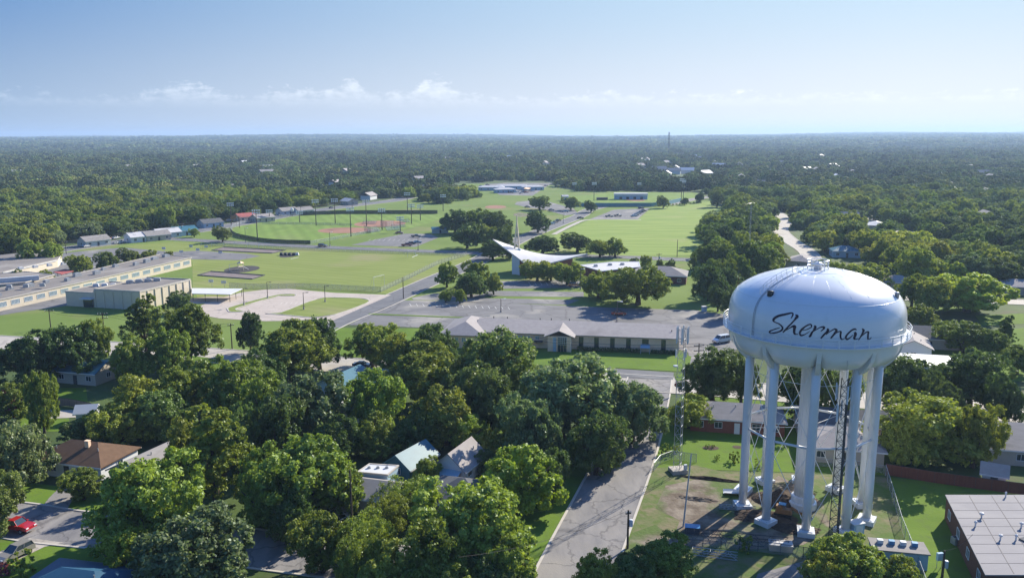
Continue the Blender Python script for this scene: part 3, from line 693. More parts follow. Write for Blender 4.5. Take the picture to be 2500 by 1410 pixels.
# ------------------------------------------------------------------ lattice masts with antennas
def lattice(par, h, w0, w1, m, step=1.6, r=.06, name='lattice_frame', legs=3):
    b = MB()
    pos = lambda k, z: Vector((math.cos(2 * math.pi * k / legs + .4), math.sin(2 * math.pi * k / legs + .4), 0)) * ((w0 + (w1 - w0) * z / h) * .58) + Vector((0, 0, z))
    for k in range(legs): b.tube([pos(k, 0), pos(k, h)], r, 6)
    n = int(h / step)
    br = MB()
    for i in range(n):
        z0, z1 = h * i / n, h * (i + 1) / n
        for k in range(legs):
            br.tube([pos(k, z0), pos((k + 1) % legs, z0)], r * .55, 4); br.tube([pos(k if i % 2 else k + 1, z0), pos(k + 1 if i % 2 else k, z1)], r * .55, 4)
    b.build(name, m, par); br.build('lattice_brace', m, par)
def panel_antenna(par, x, y, z, a, L=2.2, m='antenna'):
    MB().box((x, y, z), (.12, .2, L), rz=a).box((x - .16 * math.cos(a), y - .16 * math.sin(a), z), (.08, .08, L * .8), rz=a).build('panel_antenna', MAT[m], par)
mx_, my_ = G(1655, 1152)
m1 = thing('radio_mast', 'slim grey lattice mast with panel antennas beside the street', 'mast', (mx_, my_, 0), .2)
lattice(m1, 24.4, 1.4, 1.15, MAT['galv'], 1.6, .045)
MB().box((0, 0, .35), (2.6, 2.2, .7)).build('concrete_base', MAT['concrete'], m1)
for k in range(6):
    a = k * math.pi / 3; panel_antenna(m1, 1.0 * math.cos(a), 1.0 * math.sin(a), 23.4, a, 2.7)
for k in range(3):
    a = k * 2.1 + .5; panel_antenna(m1, 1.0 * math.cos(a), 1.0 * math.sin(a), 20.2, a, 1.4)
for z in (22.4, 24.3): b = MB().tube([(.9 * math.cos(2 * math.pi * i / 12), .9 * math.sin(2 * math.pi * i / 12), z) for i in range(12)], .04, 5, closed=True); b.build('antenna_mount', MAT['galv'], m1)
MB().lathe([(.35, -.1), (.35, .1), (.05, .12)], 16, c=(-1.2, -.3, 18.4)).box((-1.0, -.3, 18.4), (.5, .1, .1)).build('dish_antenna', MAT['antenna'], m1)
MB().box((.9, -.9, 1.2), (.5, .35, .9)).build('equipment_box', MAT['antenna'], m1)
mx_, my_ = G(2036, 1330)
m2 = thing('radio_mast', 'dark lattice mast with blue-grey panel antennas standing against a tower leg', 'mast', (mx_, my_, 0), .1)
lattice(m2, 23.6, 1.35, .95, MAT['dark_steel'], 1.2, .065)
for k in range(6):
    a = k * math.pi / 3 + .3; panel_antenna(m2, 1.15 * math.cos(a), 1.15 * math.sin(a), 21.6 - (k % 2) * 2.6, a, 2.4)
MB().tube([(0, 0, 23.6), (0, 0, 26)], .04, 6).build('whip_antenna', MAT['galv'], m2)
b = MB()
for k in range(4): b.tube([(.3 + .06 * k, .1, .3), (.2 + .06 * k, .1, 20)], .03, 5)
b.build('cable_run', MAT['dark_steel'], m2)
MB().box((0, 0, .2), (2.2, 2.2, .4)).build('concrete_base', MAT['concrete'], m2)
# a very distant broadcast mast and a guyed one among the trees on the right
mx_, my_ = G(1632, 385)
m3 = thing('broadcast_mast', 'very distant dark mast breaking the horizon', 'mast', (mx_, my_, 0))
lattice(m3, ht(1632, 385, 322), 3.4, 2.6, MAT['dark_steel'], 9, .32)
# ------------------------------------------------------------------ buildings
def window(par, c, nrm, w_, h_, m='glass', frame='trim_white', bars=1):
    """frame (part) with its pane (sub-part), set into a wall whose outward normal is nrm, local coordinates"""
    n = Vector((nrm[0], nrm[1], 0)).normalized(); a = math.atan2(n.y, n.x) + math.pi / 2; c = Vector(c); t = Vector((math.cos(a), math.sin(a), 0))
    b = MB(); f = .07; q = c + n * .04
    b.box(q + Vector((0, 0, h_ / 2)), (w_ + 2 * f, .10, f), a).box(q - Vector((0, 0, h_ / 2)), (w_ + 2 * f, .14, f), a)
    for s_ in (-1, 1): b.box(q + t * s_ * (w_ / 2 + f / 2), (f, .10, h_ - f), a)
    for k in range(1, bars + 1): b.box(q + t * (w_ * (k / (bars + 1) - .5)), (.05, .08, h_ - f), a)
    o = b.build('window', MAT[frame], par)
    MB().box(c + n * .012, (w_ - .001, .03, h_ - f), a).build('pane', MAT[m], o)
    return o
def roof_mesh(kind, L, D, he, hr, ov=.45, th=.18):
    hx, hy = L / 2 + ov, D / 2 + ov
    zz = he - (hr - he) * ov / (D / 2)
    b = MB()
    if kind == 'gable':
        pts = [(-hx, -hy, zz), (hx, -hy, zz), (hx, 0, hr), (-hx, 0, hr), (hx, hy, zz), (-hx, hy, zz)]
        for s_ in (0,):
            top = [Vector(p) + Vector((0, 0, th)) for p in pts]; bot = [Vector(p) for p in pts]
            b.add(top + bot, [(0, 1, 2, 3), (3, 2, 4, 5), (7, 6, 9, 8), (8, 9, 11, 10), (0, 6, 7, 1), (4, 10, 11, 5), (1, 7, 8, 2), (2, 8, 10, 4), (0, 3, 9, 6), (3, 5, 11, 9)])
    else:
        rx = max(.4, hx - hy * .95)
        pts = [(-hx, -hy, zz), (hx, -hy, zz), (hx, hy, zz), (-hx, hy, zz), (-rx, 0, hr), (rx, 0, hr)]
        top = [Vector(p) + Vector((0, 0, th)) for p in pts]; bot = [Vector(p) for p in pts]
        b.add(top + bot, [(0, 1, 5, 4), (1, 2, 5), (2, 3, 4, 5), (3, 0, 4), (7, 6, 10, 11), (8, 7, 11), (9, 8, 11, 10), (6, 9, 10), (0, 6, 7, 1), (1, 7, 8, 2), (2, 8, 9, 3), (3, 9, 6, 0)])
    return b
def house(name, label, pos, L, D, rz, he=2.7, hr=4.6, wall='siding_white', roof='shingle_grey', kind='gable', wins=3, door=True, chimney=False, cat='house', vents=2, group=None, trim='trim_white', pane='glass', garage=False):
    px, py = pos[:2]; x, y = G(px, py, hr) if len(pos) == 2 else (pos[0], pos[1])
    rz = R(rz)
    t = thing(name, label, cat, (x, y, terr(x, y)), rz, group)
    wl = MB().box((0, 0, he / 2), (L, D, he))
    if kind == 'gable':
        wl.add([(-L / 2, -D / 2, he), (-L / 2, D / 2, he), (-L / 2, 0, hr - .02), (-L / 2 + .15, -D / 2, he), (-L / 2 + .15, D / 2, he), (-L / 2 + .15, 0, hr - .02)], [(0, 2, 1), (3, 4, 5), (0, 3, 5, 2), (2, 5, 4, 1)])
        wl.add([(L / 2, -D / 2, he), (L / 2, D / 2, he), (L / 2, 0, hr - .02), (L / 2 - .15, -D / 2, he), (L / 2 - .15, D / 2, he), (L / 2 - .15, 0, hr - .02)], [(0, 1, 2), (3, 5, 4), (0, 2, 5, 3), (2, 1, 4, 5)])
    wl.build('wall', MAT[wall], t)
    ro = roof_mesh(kind, L, D, he, hr).build('roof', MAT[roof], t)
    b = MB(); hx = L / 2 + .45; hy = D / 2 + .45; ze = he - (hr - he) * .45 / (D / 2) + .04
    for s_ in (-1, 1): b.box((0, s_ * (hy + .03), ze), (2 * hx, .05, .22))
    b.build('fascia', MAT[trim], t)
    if vents:
        rr = random.Random(len(label) + int(L * 7))
        for k in range(vents):
            vx = rr.uniform(-L * .35, L * .35); vy = rr.uniform(-D * .3, -D * .08); vz = he + (hr - he) * (1 - abs(vy) / (D / 2))
            MB().tube([(vx, vy, vz), (vx, vy, vz + .65)], .09, 8).build('vent_pipe', MAT['galv'], ro)
    if chimney: MB().box((L * .12, -D * .12, hr + .1), (.75, .55, 1.1)).box((L * .12, -D * .12, hr + .7), (.85, .65, .1)).build('chimney', MAT['brick_tan'], ro)
    if wins:
        for s_ in (-1, 1):
            for k in range(wins):
                cx = L * ((k + .5) / wins - .5)
                if s_ < 0 and door and k == wins // 2: continue
                window(t, (cx, s_ * D / 2, 1.55), (0, s_), 1.3, 1.15, pane)
            window(t, (s_ * L / 2, 0, 1.55), (s_, 0), 1.2, 1.1, pane)
    if door:
        cx = L * ((wins // 2 + .5) / max(1, wins) - .5) if wins else 0
        d = MB().box((cx, -D / 2 - .03, 1.05), (1.0, .08, 2.1)).build('door', MAT['trim_dark' if wall != 'brick_red' else 'trim_white'], t)
        MB().tube([(cx + .38, -D / 2 - .12, 1.0), (cx + .38, -D / 2 - .06, 1.0)], .04, 8).build('handle', MAT['galv'], d)
    if garage:
        MB().box((-L * .36, -D / 2 - .03, 1.1), (2.6, .07, 2.2)).build('garage_door', MAT['trim_white'], t)
    return t
def poly_building(name, label, px, z, wall, roof, cat='building', parapet=.35, group=None, world=None, over=.0):
    P = world or [G(a, b_, z) for a, b_ in px]
    cx = sum(p[0] for p in P) / len(P); cyy = sum(p[1] for p in P) / len(P)
    Q = [(p[0] - cx, p[1] - cyy) for p in P]
    t = thing(name, label, cat, (cx, cyy, 0), 0, group)
    MB().prism(Q, 0, z).build('wall', MAT[wall], t)
    k = 1 + over / max(5, max(abs(q[0]) + abs(q[1]) for q in Q))
    ro = MB().prism([(q[0] * k, q[1] * k) for q in Q], z, z + .16).build('roof', MAT[roof], t)
    if parapet:
        QQ = [Vector((q[0] * k, q[1] * k)) for q in Q]
        b = MB()
        for i in range(len(QQ)):
            a, c_ = QQ[i], QQ[(i + 1) % len(QQ)]; d = (c_ - a).normalized(); an = math.atan2(d.y, d.x); m_ = (a + c_) / 2
            b.box((m_.x, m_.y, z + parapet / 2 + .02), ((c_ - a).length + .24, .25, parapet + .04 + .003 * (i % 2)), an)
        b.build('parapet', MAT['trim_white' if roof in ('roof_silver',) else 'kerb'], t)
    t['_Q'] = 0; del t['_Q']
    return t, [Vector(q) for q in Q], ro
def edge_windows(t, Q, i, n, w_, h_, zc, m='glass_pale', bars=3, skip=(), off=.05, frame='trim_white'):
    a, c_ = Q[i], Q[(i + 1) % len(Q)]; d = (c_ - a).normalized()
    ctr = sum(Q, Vector((0, 0))) / len(Q); nn = Vector((d.y, -d.x))
    if nn.dot((a + c_) / 2 - ctr) < 0: nn = -nn
    for k in range(n):
        if k in skip: continue
        p = a.lerp(c_, (k + .5) / n); window(t, (p.x, p.y, zc), (nn.x, nn.y), w_, h_, m, frame, bars)
def roof_unit(par, x, y, z, a, s_=(1.8, 1.5, 1.1), m='galv'):
    MB().box((x, y, z + s_[2] / 2), s_, a).box((x, y, z + s_[2] + .08), (s_[0] * .7, s_[1] * .7, .16), a).box((x, y, z + .05), (s_[0] * 1.1, s_[1] * 1.1, .1), a).build('rooftop_unit', MAT[m], par)

# the long tan church hall
hx0, hy0 = 42.6, 203.0
hall = thing('church_hall', 'long tan brick hall with grey shingle roof and gabled glass entrance', 'building', (hx0, hy0, 0), R(-9.5))
HL, HD, HE, HR = 53.0, 15.0, 3.9, 5.7
b = MB().box((-HL / 2, HD / 2, HE / 2), (HL, HD, HE))
for xx in (-.01, -HL + .16):
    b.add([(xx, 0, HE), (xx, HD, HE), (xx, HD / 2, HR - .05), (xx - .15, 0, HE), (xx - .15, HD, HE), (xx - .15, HD / 2, HR - .05)], [(0, 1, 2), (3, 5, 4), (0, 2, 5, 3), (2, 1, 4, 5)])
b.box((-HL - 3, 5.0, HE / 2), (10.4, 17, HE))
b.build('wall', MAT['brick_tan'], hall)
rf = roof_mesh('gable', HL, HD, HE, HR, .55, .2); rf.v = [(x - HL / 2, y + HD / 2, z) for x, y, z in rf.v]
wg = roof_mesh('hip', 17, 10.4, HE + .02, HR + .3, .9, .2); wg.v = [(-HL - 3 + y, 5.0 + x, z) for x, y, z in wg.v]; wg.f = [f[::-1] for f in wg.f]
pg = roof_mesh('gable', 8.5, 6.4, HE + .25, HR - .25, .8, .2); pg.v = [(-30.4 + y, 1.6 + x, z) for x, y, z in pg.v]; pg.f = [f[::-1] for f in pg.f]
rf.add(wg.v, wg.f); rf.add(pg.v, pg.f)
hr_ = rf.build('roof', MAT['shingle_hall'], hall)
for x, y, z in ((-50, 10, 5), (-46, 9, 5.2), (-34, 10, 5), (-29, 9.5, 5.1), (-1.8, 3.4, 4.4), (-37, 9.5, 5)): MB().tube([(x, y, z), (x, y, z + .9)], .12, 8).build('vent_pipe', MAT['dark_steel'], hr_)
MB().box((-30.4, -1.55, HE / 2 + .1), (6.0, 3.1, HE + .2)).build('entrance_wall', MAT['brick_tan'], hall)
for xx in (-33.2, -27.5): MB().box((xx, -2.9, HE / 2 + .1), (.35, .35, HE + .18)).build('pillar', MAT['trim_white'], hall)
MB().box((-31.6, -3.16, 1.95), (.8, .08, 3.7)).build('entrance_panel', MAT['siding_far_blue'], hall)
o = MB()
for k in range(5): o.box((-29.6 + (k - 2) * .56, -3.18, 2.9), (.06, .08, 1.9))
for k in range(5): o.box((-29.6, -3.18, 1.98 + k * .47), (2.4, .08, .06))
w1 = o.build('window', MAT['trim_white'], hall); MB().box((-29.6, -3.13, 2.9), (2.3, .04, 1.85)).build('pane', MAT['glass'], w1)
for k in range(3):
    d = MB().box((-30.4 + .78 * k, -3.16, 1.0), (.70, .08, 1.9)).build('door', MAT['glass'], hall)
    MB().box((-30.15 + .78 * k, -3.24, 1.0), (.04, .05, .4)).build('handle', MAT['galv'], d)
for d_, ww in ((25.0, 1.0), (21.0, 1.0), (16.9, 1.0), (12.8, 1.0), (8.5, 1.5), (3.9, 1.0)): window(hall, (-d_, 0, 2.05 if ww < 1.2 else 2.7), (0, -1), ww, 2.7 if ww < 1.2 else 1.4, 'glass', 'trim_dark', 0)
for d_ in (36.5, 39.0, 40.2, 41.4, 44, 45.2, 46.4): window(hall, (-d_, 0, 2.75), (0, -1), .95, .9, 'glass_pale', 'trim_white', 1)
for d_ in (53.5, 55.5, 57.5): window(hall, (-d_, -3.5, 2.4), (0, -1), .9, 1.1, 'glass_pale', 'trim_white', 1)
MB().box((-42.5, -.75, 1.95), (15, 1.5, .12)).build('canopy', MAT['trim_dark'], hall)
aw = MB(); aw.add([(-9.7, -.02, 2.0), (-7.3, -.02, 2.0), (-7.3, -2.2, 1.5), (-9.7, -2.2, 1.5), (-9.7, -.02, 2.1), (-7.3, -.02, 2.1), (-7.3, -2.2, 1.6), (-9.7, -2.2, 1.6)], [(0, 3, 2, 1), (4, 5, 6, 7), (0, 1, 5, 4), (1, 2, 6, 5), (2, 3, 7, 6), (3, 0, 4, 7)])
aw = aw.build('awning', MAT['siding_blue'], hall)
[MB().tube([(x, -2.1, 0), (x, -2.1, 1.5)], .05, 6).build('awning_post', MAT['trim_white'], aw) for x in (-9.6, -7.4)]

# church with saddle roof and open steeple
Av, Bv, Cv = W(1203, 586, 332), W(1297, 656, 318), W(1434, 621, 334)
Dv = Vector((Av.x + Cv.x - Bv.x, Av.y + Cv.y - Bv.y, 2.6))
O = Vector(((Av.x + Cv.x) / 2, (Av.y + Cv.y) / 2, 0))
ch = thing('church', 'church with sweeping saddle shaped pale roof and tall open steeple', 'church', O)
def sad(s_, t_): return (Av * (1 - s_) + Bv * s_) * (1 - t_) + (Dv * (1 - s_) + Cv * s_) * t_ - O
n = 24; vs = []; fs = []
for up in (0, .45):
    for i in range(n + 1):
        for j in range(n + 1): vs.append(sad(i / n, j / n) + Vector((0, 0, up)))
q = (n + 1) ** 2
for i in range(n):
    for j in range(n):
        k = i * (n + 1) + j; fs += [(k, k + n + 1, k + n + 2, k + 1)[::-1] if False else (k, k + 1, k + n + 2, k + n + 1), (q + k, q + k + n + 1, q + k + n + 2, q + k + 1)]
for i in range(n):
    for k, m_ in ((i, i + 1), (n * (n + 1) + i + 1, n * (n + 1) + i)): fs.append((k, m_, m_ + q, k + q)[::-1])
    k, m_ = (i + 1) * (n + 1), i * (n + 1); fs.append((k, m_, m_ + q, k + q)[::-1])
    k, m_ = i * (n + 1) + n, (i + 1) * (n + 1) + n; fs.append((k, m_, m_ + q, k + q)[::-1])
MB().add(vs, fs).build('roof', MAT['roof_silver'], ch)
def swall(a, c_, name, m):
    k = 8; vs = []
    for i in range(k + 1):
        s_ = a[0] + (c_[0] - a[0]) * i / k; t_ = a[1] + (c_[1] - a[1]) * i / k; p = sad(s_, t_)
        for o_ in (0, .3): 
            e = Vector((0, o_, 0)); vs += [Vector((p.x, p.y, 0)) + e, Vector((p.x, p.y, p.z - .02)) + e]
    fs = []
    for i in range(k):
        A0, B0 = 4 * i, 4 * i + 4; fs += [(A0, B0, B0 + 1, A0 + 1), (A0 + 2, A0 + 3, B0 + 3, B0 + 2), (A0 + 1, B0 + 1, B0 + 3, A0 + 3)]
    fs += [(0, 1, 3, 2), (4 * k, 4 * k + 2, 4 * k + 3, 4 * k + 1)]
    MB().add(vs, fs).build(name, MAT[m], ch)
swall((.46, .03), (.66, .03), 'white_wall', 'siding_white'); swall((.66, .03), (.97, .03), 'wall', 'brick_red'); swall((.97, .03), (.97, .75), 'wall', 'brick_red')
swall((.46, .03), (.25, .5), 'wall', 'brick_red'); swall((.25, .5), (.6, .95), 'wall', 'brick_red')
sp = W(1262, 613, 333) - O
b = MB(); st_h = ht(1262, 655, 518) - sp.z - 0.5
for k in range(4):
    a = math.pi / 4 + k * math.pi / 2; ca, sa = math.cos(a), math.sin(a)
    b.tube([(sp.x + 1.5 * ca, sp.y + 1.5 * sa, sp.z - .6), (sp.x + .75 * ca, sp.y + .75 * sa, sp.z + st_h * .45), (sp.x + .12 * ca, sp.y + .12 * sa, sp.z + st_h * .75)], .3, 6)
for z in (.12, .24, .36, .5): 
    r = 1.5 - 1.6 * z; b.tube([(sp.x + r * math.cos(math.pi / 4 + k * math.pi / 2), sp.y + r * math.sin(math.pi / 4 + k * math.pi / 2), sp.z + st_h * z) for k in range(4)], .09, 5, closed=True)
b.tube([(sp.x, sp.y, sp.z + st_h * .7), (sp.x, sp.y, sp.z + st_h)], .34, 8, r2=.16)
b.build('steeple', MAT['spire_tan'], ch)
MB().box((sp.x, sp.y, sp.z + .3), (3.0, 3.0, 1.4)).build('steeple_base', MAT['siding_blue'], ch)
t, Q, ro = poly_building('church_annex', 'low brick church annex under a flat pale roof', [(1419, 648), (1470, 662), (1560, 652), (1557, 640), (1500, 640)], 3.8, 'brick_red', 'roof_silver', parapet=.25, over=.9)
for k, (x, y) in enumerate(((-8, -3), (-2, 0), (3, 1))): roof_unit(ro, x, y, 3.95, .3, (1.4, 1.1, .7))
house('church_annex', 'brick church annex with a hipped grey roof beside a round oak', (1612, 650), 20, 13, -14, 3.2, 5.6, 'brick_dark', 'shingle_grey', 'hip', 4, cat='building')

# school: classroom wings, gym, canopies
def wing(label, px, z, nw, edge=0, parap=.3, wall='brick_school', win=True):
    t, Q, ro = poly_building('school_wing', label, px, z, wall, 'roof_gravel', 'school building', parap, 'school wings', over=.6)
    for edge, nw in (((0, nw), (1, nw)) if nw > 9 else ((edge, nw),)):
        for k in range(nw):
            a, c_ = Q[edge], Q[edge + 1]; d = (c_ - a); nn = Vector((d.y, -d.x)).normalized()
            ctr = sum(Q, Vector((0, 0))) / len(Q)
            if nn.dot((a + c_) / 2 - ctr) < 0: nn = -nn
            p = a.lerp(c_, (k + .5) / nw); window(t, (p.x, p.y, z * .58), (nn.x, nn.y), d.length / nw * .62, 1.5, 'glass_pale', 'trim_white', 5)
    return t, Q, ro
t, Q, ro = wing('long low tan classroom wing with a row of wide windows and rooftop units', [(-120, 758), (198, 690), (466, 630), (391, 622), (190, 668), (-160, 735)], 3.6, 10)
rr = random.Random(3)
ww0, ww1 = Q[0], Q[2]
for k in range(15):
    u_ = (k + .5) / 15; p = Q[0].lerp(Q[2], u_) if False else (Q[0] * (1 - u_) + Q[2] * u_); v_ = Q[5] * (1 - u_) + Q[3] * u_; m_ = p.lerp(v_, rr.uniform(.15, .7))
    roof_unit(ro, m_.x, m_.y, 3.76, R(60), (rr.uniform(1.4, 2.6), rr.uniform(1.2, 2), rr.uniform(.7, 1.3)))
t, Q, ro = wing('tan classroom wing behind the first one with white clerestory', [(-160, 712), (60, 690), (130, 672), (60, 664), (-160, 682)], 4.4, 5)
o = MB().box((Q[1].x - 4, Q[1].y + 2, 5.3), (14, 1.2, 1.7), R(30)).build('clerestory', MAT['roof_white'], t)
for k in range(6): roof_unit(ro, Q[0].x + 6 + k * 5, Q[0].y + 3 + k * 1.2, 4.5, R(20), (1.6, 1.2, .9))
t, Q, ro = wing('farthest school wing under a flat brown gravel roof with white eaves', [(-160, 690), (10, 664), (140, 634), (150, 622), (120, 612), (-160, 640)], 3.2, 6)
MB().box(((Q[1].x + Q[2].x) / 2, (Q[1].y + Q[2].y) / 2 - .9, 3.1), ((Q[2] - Q[1]).length, .4, .5), math.atan2((Q[2] - Q[1]).y, (Q[2] - Q[1]).x)).build('eaves', MAT['roof_white'], t)
for k in range(8): roof_unit(ro, Q[1].x + 3 + k * 3.5, Q[1].y + 6 + k * 4.0, 3.3, R(60), (1.7, 1.3, .9), 'roof_white')
# gym block
K = Vector(G(345, 757)); L_ = Vector(G(163, 746)); Rr = Vector(G(467, 724))
gd = Rr - K; wd = L_ - K
t, Q, ro = poly_building('school_gym', 'boxy tan brick gym with a flat roof and blank ribbed walls', None, 5.8, 'brick_school', 'roof_gravel', 'school building', .5, world=[tuple(K), tuple(K + wd * .60), tuple(K + wd * .60 + gd), tuple(K + gd)])
b = MB()
for e0, e1, n_ in ((Q[0], Q[1], 5), (Q[3], Q[0], 7)):
    for k in range(n_ + 1): 
        p = e0.lerp(e1, k / n_); b.box((p.x, p.y, 2.9), (.5, .5, 5.75), math.atan2((e1 - e0).y, (e1 - e0).x))
b.build('pilaster', MAT['brick_school'], t)
for k in range(4): roof_unit(ro, -6 + 2.5 * k, 3 + 1.4 * k, 5.9, .3, (2.2, 1.6, 1.0))
t, Q, ro = poly_building('school_entrance_block', 'lower tan block with a dark recessed entrance joined to the gym', None, 4.6, 'brick_school', 'roof_gravel', 'school building', .4, world=[tuple(K + wd * .615), tuple(K + wd), tuple(K + wd + gd * .8), tuple(K + wd * .615 + gd * .8)])
MB().box((Q[0].x * .8 + Q[1].x * .2, Q[0].y * .8 + Q[1].y * .2 - .25, 1.4), (3.6, .5, 2.7), math.atan2(wd.y, wd.x)).build('entrance', MAT['glass'], t)
MB().box((Q[0].x * .8 + Q[1].x * .2, Q[0].y * .8 + Q[1].y * .2 - .9, 3.0), (4.6, 2, .3), math.atan2(wd.y, wd.x)).build('canopy', MAT['roof_white'], t)
for k in range(3): roof_unit(ro, -3 + 3 * k, 2, 4.75, .3, (1.8, 1.3, .9), 'roof_white')
def canopy(name, label, px, z, m, posts=True, cat='canopy'):
    P = [G(a, c_, z) for a, c_ in px]; cx = sum(p[0] for p in P) / 4; cyy = sum(p[1] for p in P) / 4
    t = thing(name, label, cat, (cx, cyy, 0)); Q = [(p[0] - cx, p[1] - cyy) for p in P]
    MB().prism(Q, z - .2, z).build('roof', MAT[m], t)
    for i in range(4):
        a, c_ = Vector(Q[i]), Vector(Q[(i + 1) % 4])
        n_ = max(1, int((c_ - a).length / 4))
        for k in range(n_):
            p = a.lerp(c_, k / n_) * .96; MB().tube([(p.x, p.y, 0), (p.x, p.y, z - .2)], .09, 6).build('post', MAT['dark_steel'], t)
    return t
canopy('walkway_canopy', 'flat white canopy on thin posts beside the school lot', [(468, 703), (468, 716), (562, 718), (592, 704)], 2.8, 'roof_white')
t = canopy('courtyard_pavilion', 'small dark red roofed pavilion in the school courtyard', [(130, 663), (160, 656), (180, 661), (150, 669)], 3.0, 'red_roof', cat='pavilion')
# houses
house('cottage', 'brown roofed white house at the bend of the street with the red pickup', (206, 1077), 13.5, 8.6, -15, 2.7, 4.7, 'siding_white', 'shingle_brown', 'hip', 5, chimney=True)
house('cottage', 'grey roofed house with pale blue gable next to the brown roofed house', (382, 1093), 12, 8, 68, 2.7, 4.6, 'siding_blue', 'shingle_grey', 'gable', 3)
h = house('cottage', 'small white gabled house with pale blue awning in the tree gap', (1123, 1087), 7.6, 5.4, 66, 2.6, 5.0, 'siding_white', 'shingle_hall', 'gable', 2)
aw = MB(); aw.add([(-3.8, -2.2, 2.3), (-3.8, 2.2, 2.3), (-5.6, 2.2, 1.8), (-5.6, -2.2, 1.8), (-3.8, -2.2, 2.4), (-3.8, 2.2, 2.4), (-5.6, 2.2, 1.9), (-5.6, -2.2, 1.9)], [(0, 3, 2, 1), (4, 5, 6, 7), (0, 1, 5, 4), (1, 2, 6, 5), (2, 3, 7, 6), (3, 0, 4, 7)]); aw.build('awning', MAT['siding_blue'], h)
[MB().tube([(-5.5, y_, 0), (-5.5, y_, 1.8)], .05, 6).build('awning_post', MAT['trim_white'], h) for y_ in (-2.1, 0, 2.1)]
house('shed', 'teal roofed shed with weathered blue walls left of the white gabled house', (1003, 1092), 7.5, 5, 60, 2.4, 4.2, 'roof_teal', 'roof_teal', 'gable', 1, cat='shed', vents=0)
t, Q, ro = poly_building('workshop', 'flat white roofed workshop under the trees beside the power pole', [(874, 1153), (902, 1134), (972, 1138), (946, 1160)], 3.1, 'siding_far_blue', 'roof_white', 'workshop', .2)
for k in range(3): roof_unit(ro, -1.5 + 1.4 * k, .3, 3.2, .2, (.5, .4, .25), 'galv')
house('cottage', 'house with plain light grey roof below the white workshop', (915, 1172), 8, 6.5, -16, 2.6, 4.0, 'siding_beige', 'shingle_grey', 'gable', 2)
house('cottage', 'dark slate roofed house half hidden below the white gabled house', (1128, 1168), 9.5, 9, -16, 2.6, 4.6, 'siding_beige', 'shingle_dark', 'hip', 3)
canopy('carport', 'small white flat carport roof in front of the white gabled house', [(1060, 1168), (1085, 1164), (1105, 1170), (1082, 1175)], 2.2, 'roof_white', cat='carport')
house('cottage', 'house with deep blue roof at the bottom edge under the lawn', (190, 1391), 13, 9, -12, 2.8, 4.6, 'siding_white', 'roof_teal_shaded', 'hip', 3)
house('cottage', 'bright blue metal roofed house between trees by the school street', (212, 876), 11, 8, -15, 2.9, 4.8, 'siding_beige', 'roof_teal', 'gable', 3)
house('cottage', 'dark blue green house behind the blue car', (838, 908), 12, 8, 66, 2.7, 4.6, 'siding_blue', 'roof_teal', 'gable', 3)
house('cottage', 'pale blue roof showing in the middle of the dense trees', (846, 964), 8, 7, 70, 2.7, 4.8, 'siding_white', 'roof_silver', 'gable', 2)
house('cottage', 'blue metal roof right of the blue car', (940, 902), 8, 7, -12, 2.7, 4.6, 'siding_blue', 'roof_teal', 'gable', 2)
house('garden_shed', 'tiny white garden shed beside a grey board fence', (212, 988), 3.4, 3, 10, 2.2, 3.2, 'siding_white', 'roof_white', 'gable', 0, cat='shed', vents=0)
house('ranch_house', 'grey roofed red brick ranch house seen between the mast and tower legs', (1798, 984), 17, 9, -12, 2.8, 4.5, 'brick_red', 'shingle_grey', 'hip', 5)
house('ranch_house', 'brown hip roofed house seen through the tower legs', (2058, 1044), 12, 10, -14, 2.8, 4.7, 'siding_beige', 'shingle_hall', 'hip', 3)
house('ranch_house', 'slate blue roofed house behind the tower legs along the street', (2062, 998), 17, 9, -14, 2.8, 4.4, 'brick_tan', 'shingle_dark', 'gable', 4)
house('ranch_house', 'wide grey shingle house at the edge of the street beyond the red fence', (2505, 1034), 21, 14, -14, 2.8, 5.2, 'siding_beige', 'shingle_grey', 'gable', 4)
house('garden_shed', 'white shed with small brown roof behind the red fence', (2430, 1132), 3.2, 2.6, -30, 2.4, 3.5, 'siding_white', 'shingle_hall', 'gable', 0, cat='shed', vents=0)
t, Q, ro = poly_building('flat_roof_building', 'brick building under a broad flat grey sheet roof with white vents', [(2311, 1211), (2530, 1211), (2680, 1402), (2407, 1402)], 3.4, 'brick_dark', 'roof_flat', 'building', 0, over=.5)
for px, py, s_ in ((2396, 1263, .3), (2381, 1284, .2), (2442, 1317, .25), (2480, 1317, .2), (2493, 1287, .25), (2455, 1212, .15)):
    x, y = G(px, py, 3.6); x -= t.location.x; y -= t.location.y
    MB().tube([(x, y, 3.5), (x, y, 4.1)], .1, 8).lathe([(s_ * .6, 0), (s_, .12), (s_ * .9, .3), (.03, .38)], 12, c=(x, y, 4.05)).build('roof_vent', MAT['roof_white'], ro)
x, y = G(2500, 1318, 3.6); MB().box((x - t.location.x + 1.0, y - t.location.y - .5, 3.65), (2.2, 2.6, .2), R(20)).build('skylight', MAT['shingle_dark'], ro)
b = MB()
for k in range(1, 4):
    a_, c_ = Q[0].lerp(Q[1], k / 4), Q[3].lerp(Q[2], k / 4); d = c_ - a_; b.box(((a_.x + c_.x) / 2, (a_.y + c_.y) / 2, 3.575), (d.length, .06, .025), math.atan2(d.y, d.x))
for k in range(1, 9):
    a_, c_ = Q[0].lerp(Q[3], k / 9), Q[1].lerp(Q[2], k / 9); d = c_ - a_; b.box(((a_.x + c_.x) / 2, (a_.y + c_.y) / 2, 3.572), (d.length, .05, .02), math.atan2(d.y, d.x))
b.build('roof_seam', MAT['roof_gravel'], ro)
edge_windows(t, Q, 3, 4, 1.3, 1.2, 1.8, 'glass', 1)
h = house('metal_barn', 'white ribbed metal roofed outbuilding right of the tank', (2248, 868), 15, 9, -14, 3.2, 4.1, 'siding_white', 'roof_metal', 'gable', 0, door=False, cat='outbuilding', vents=0)
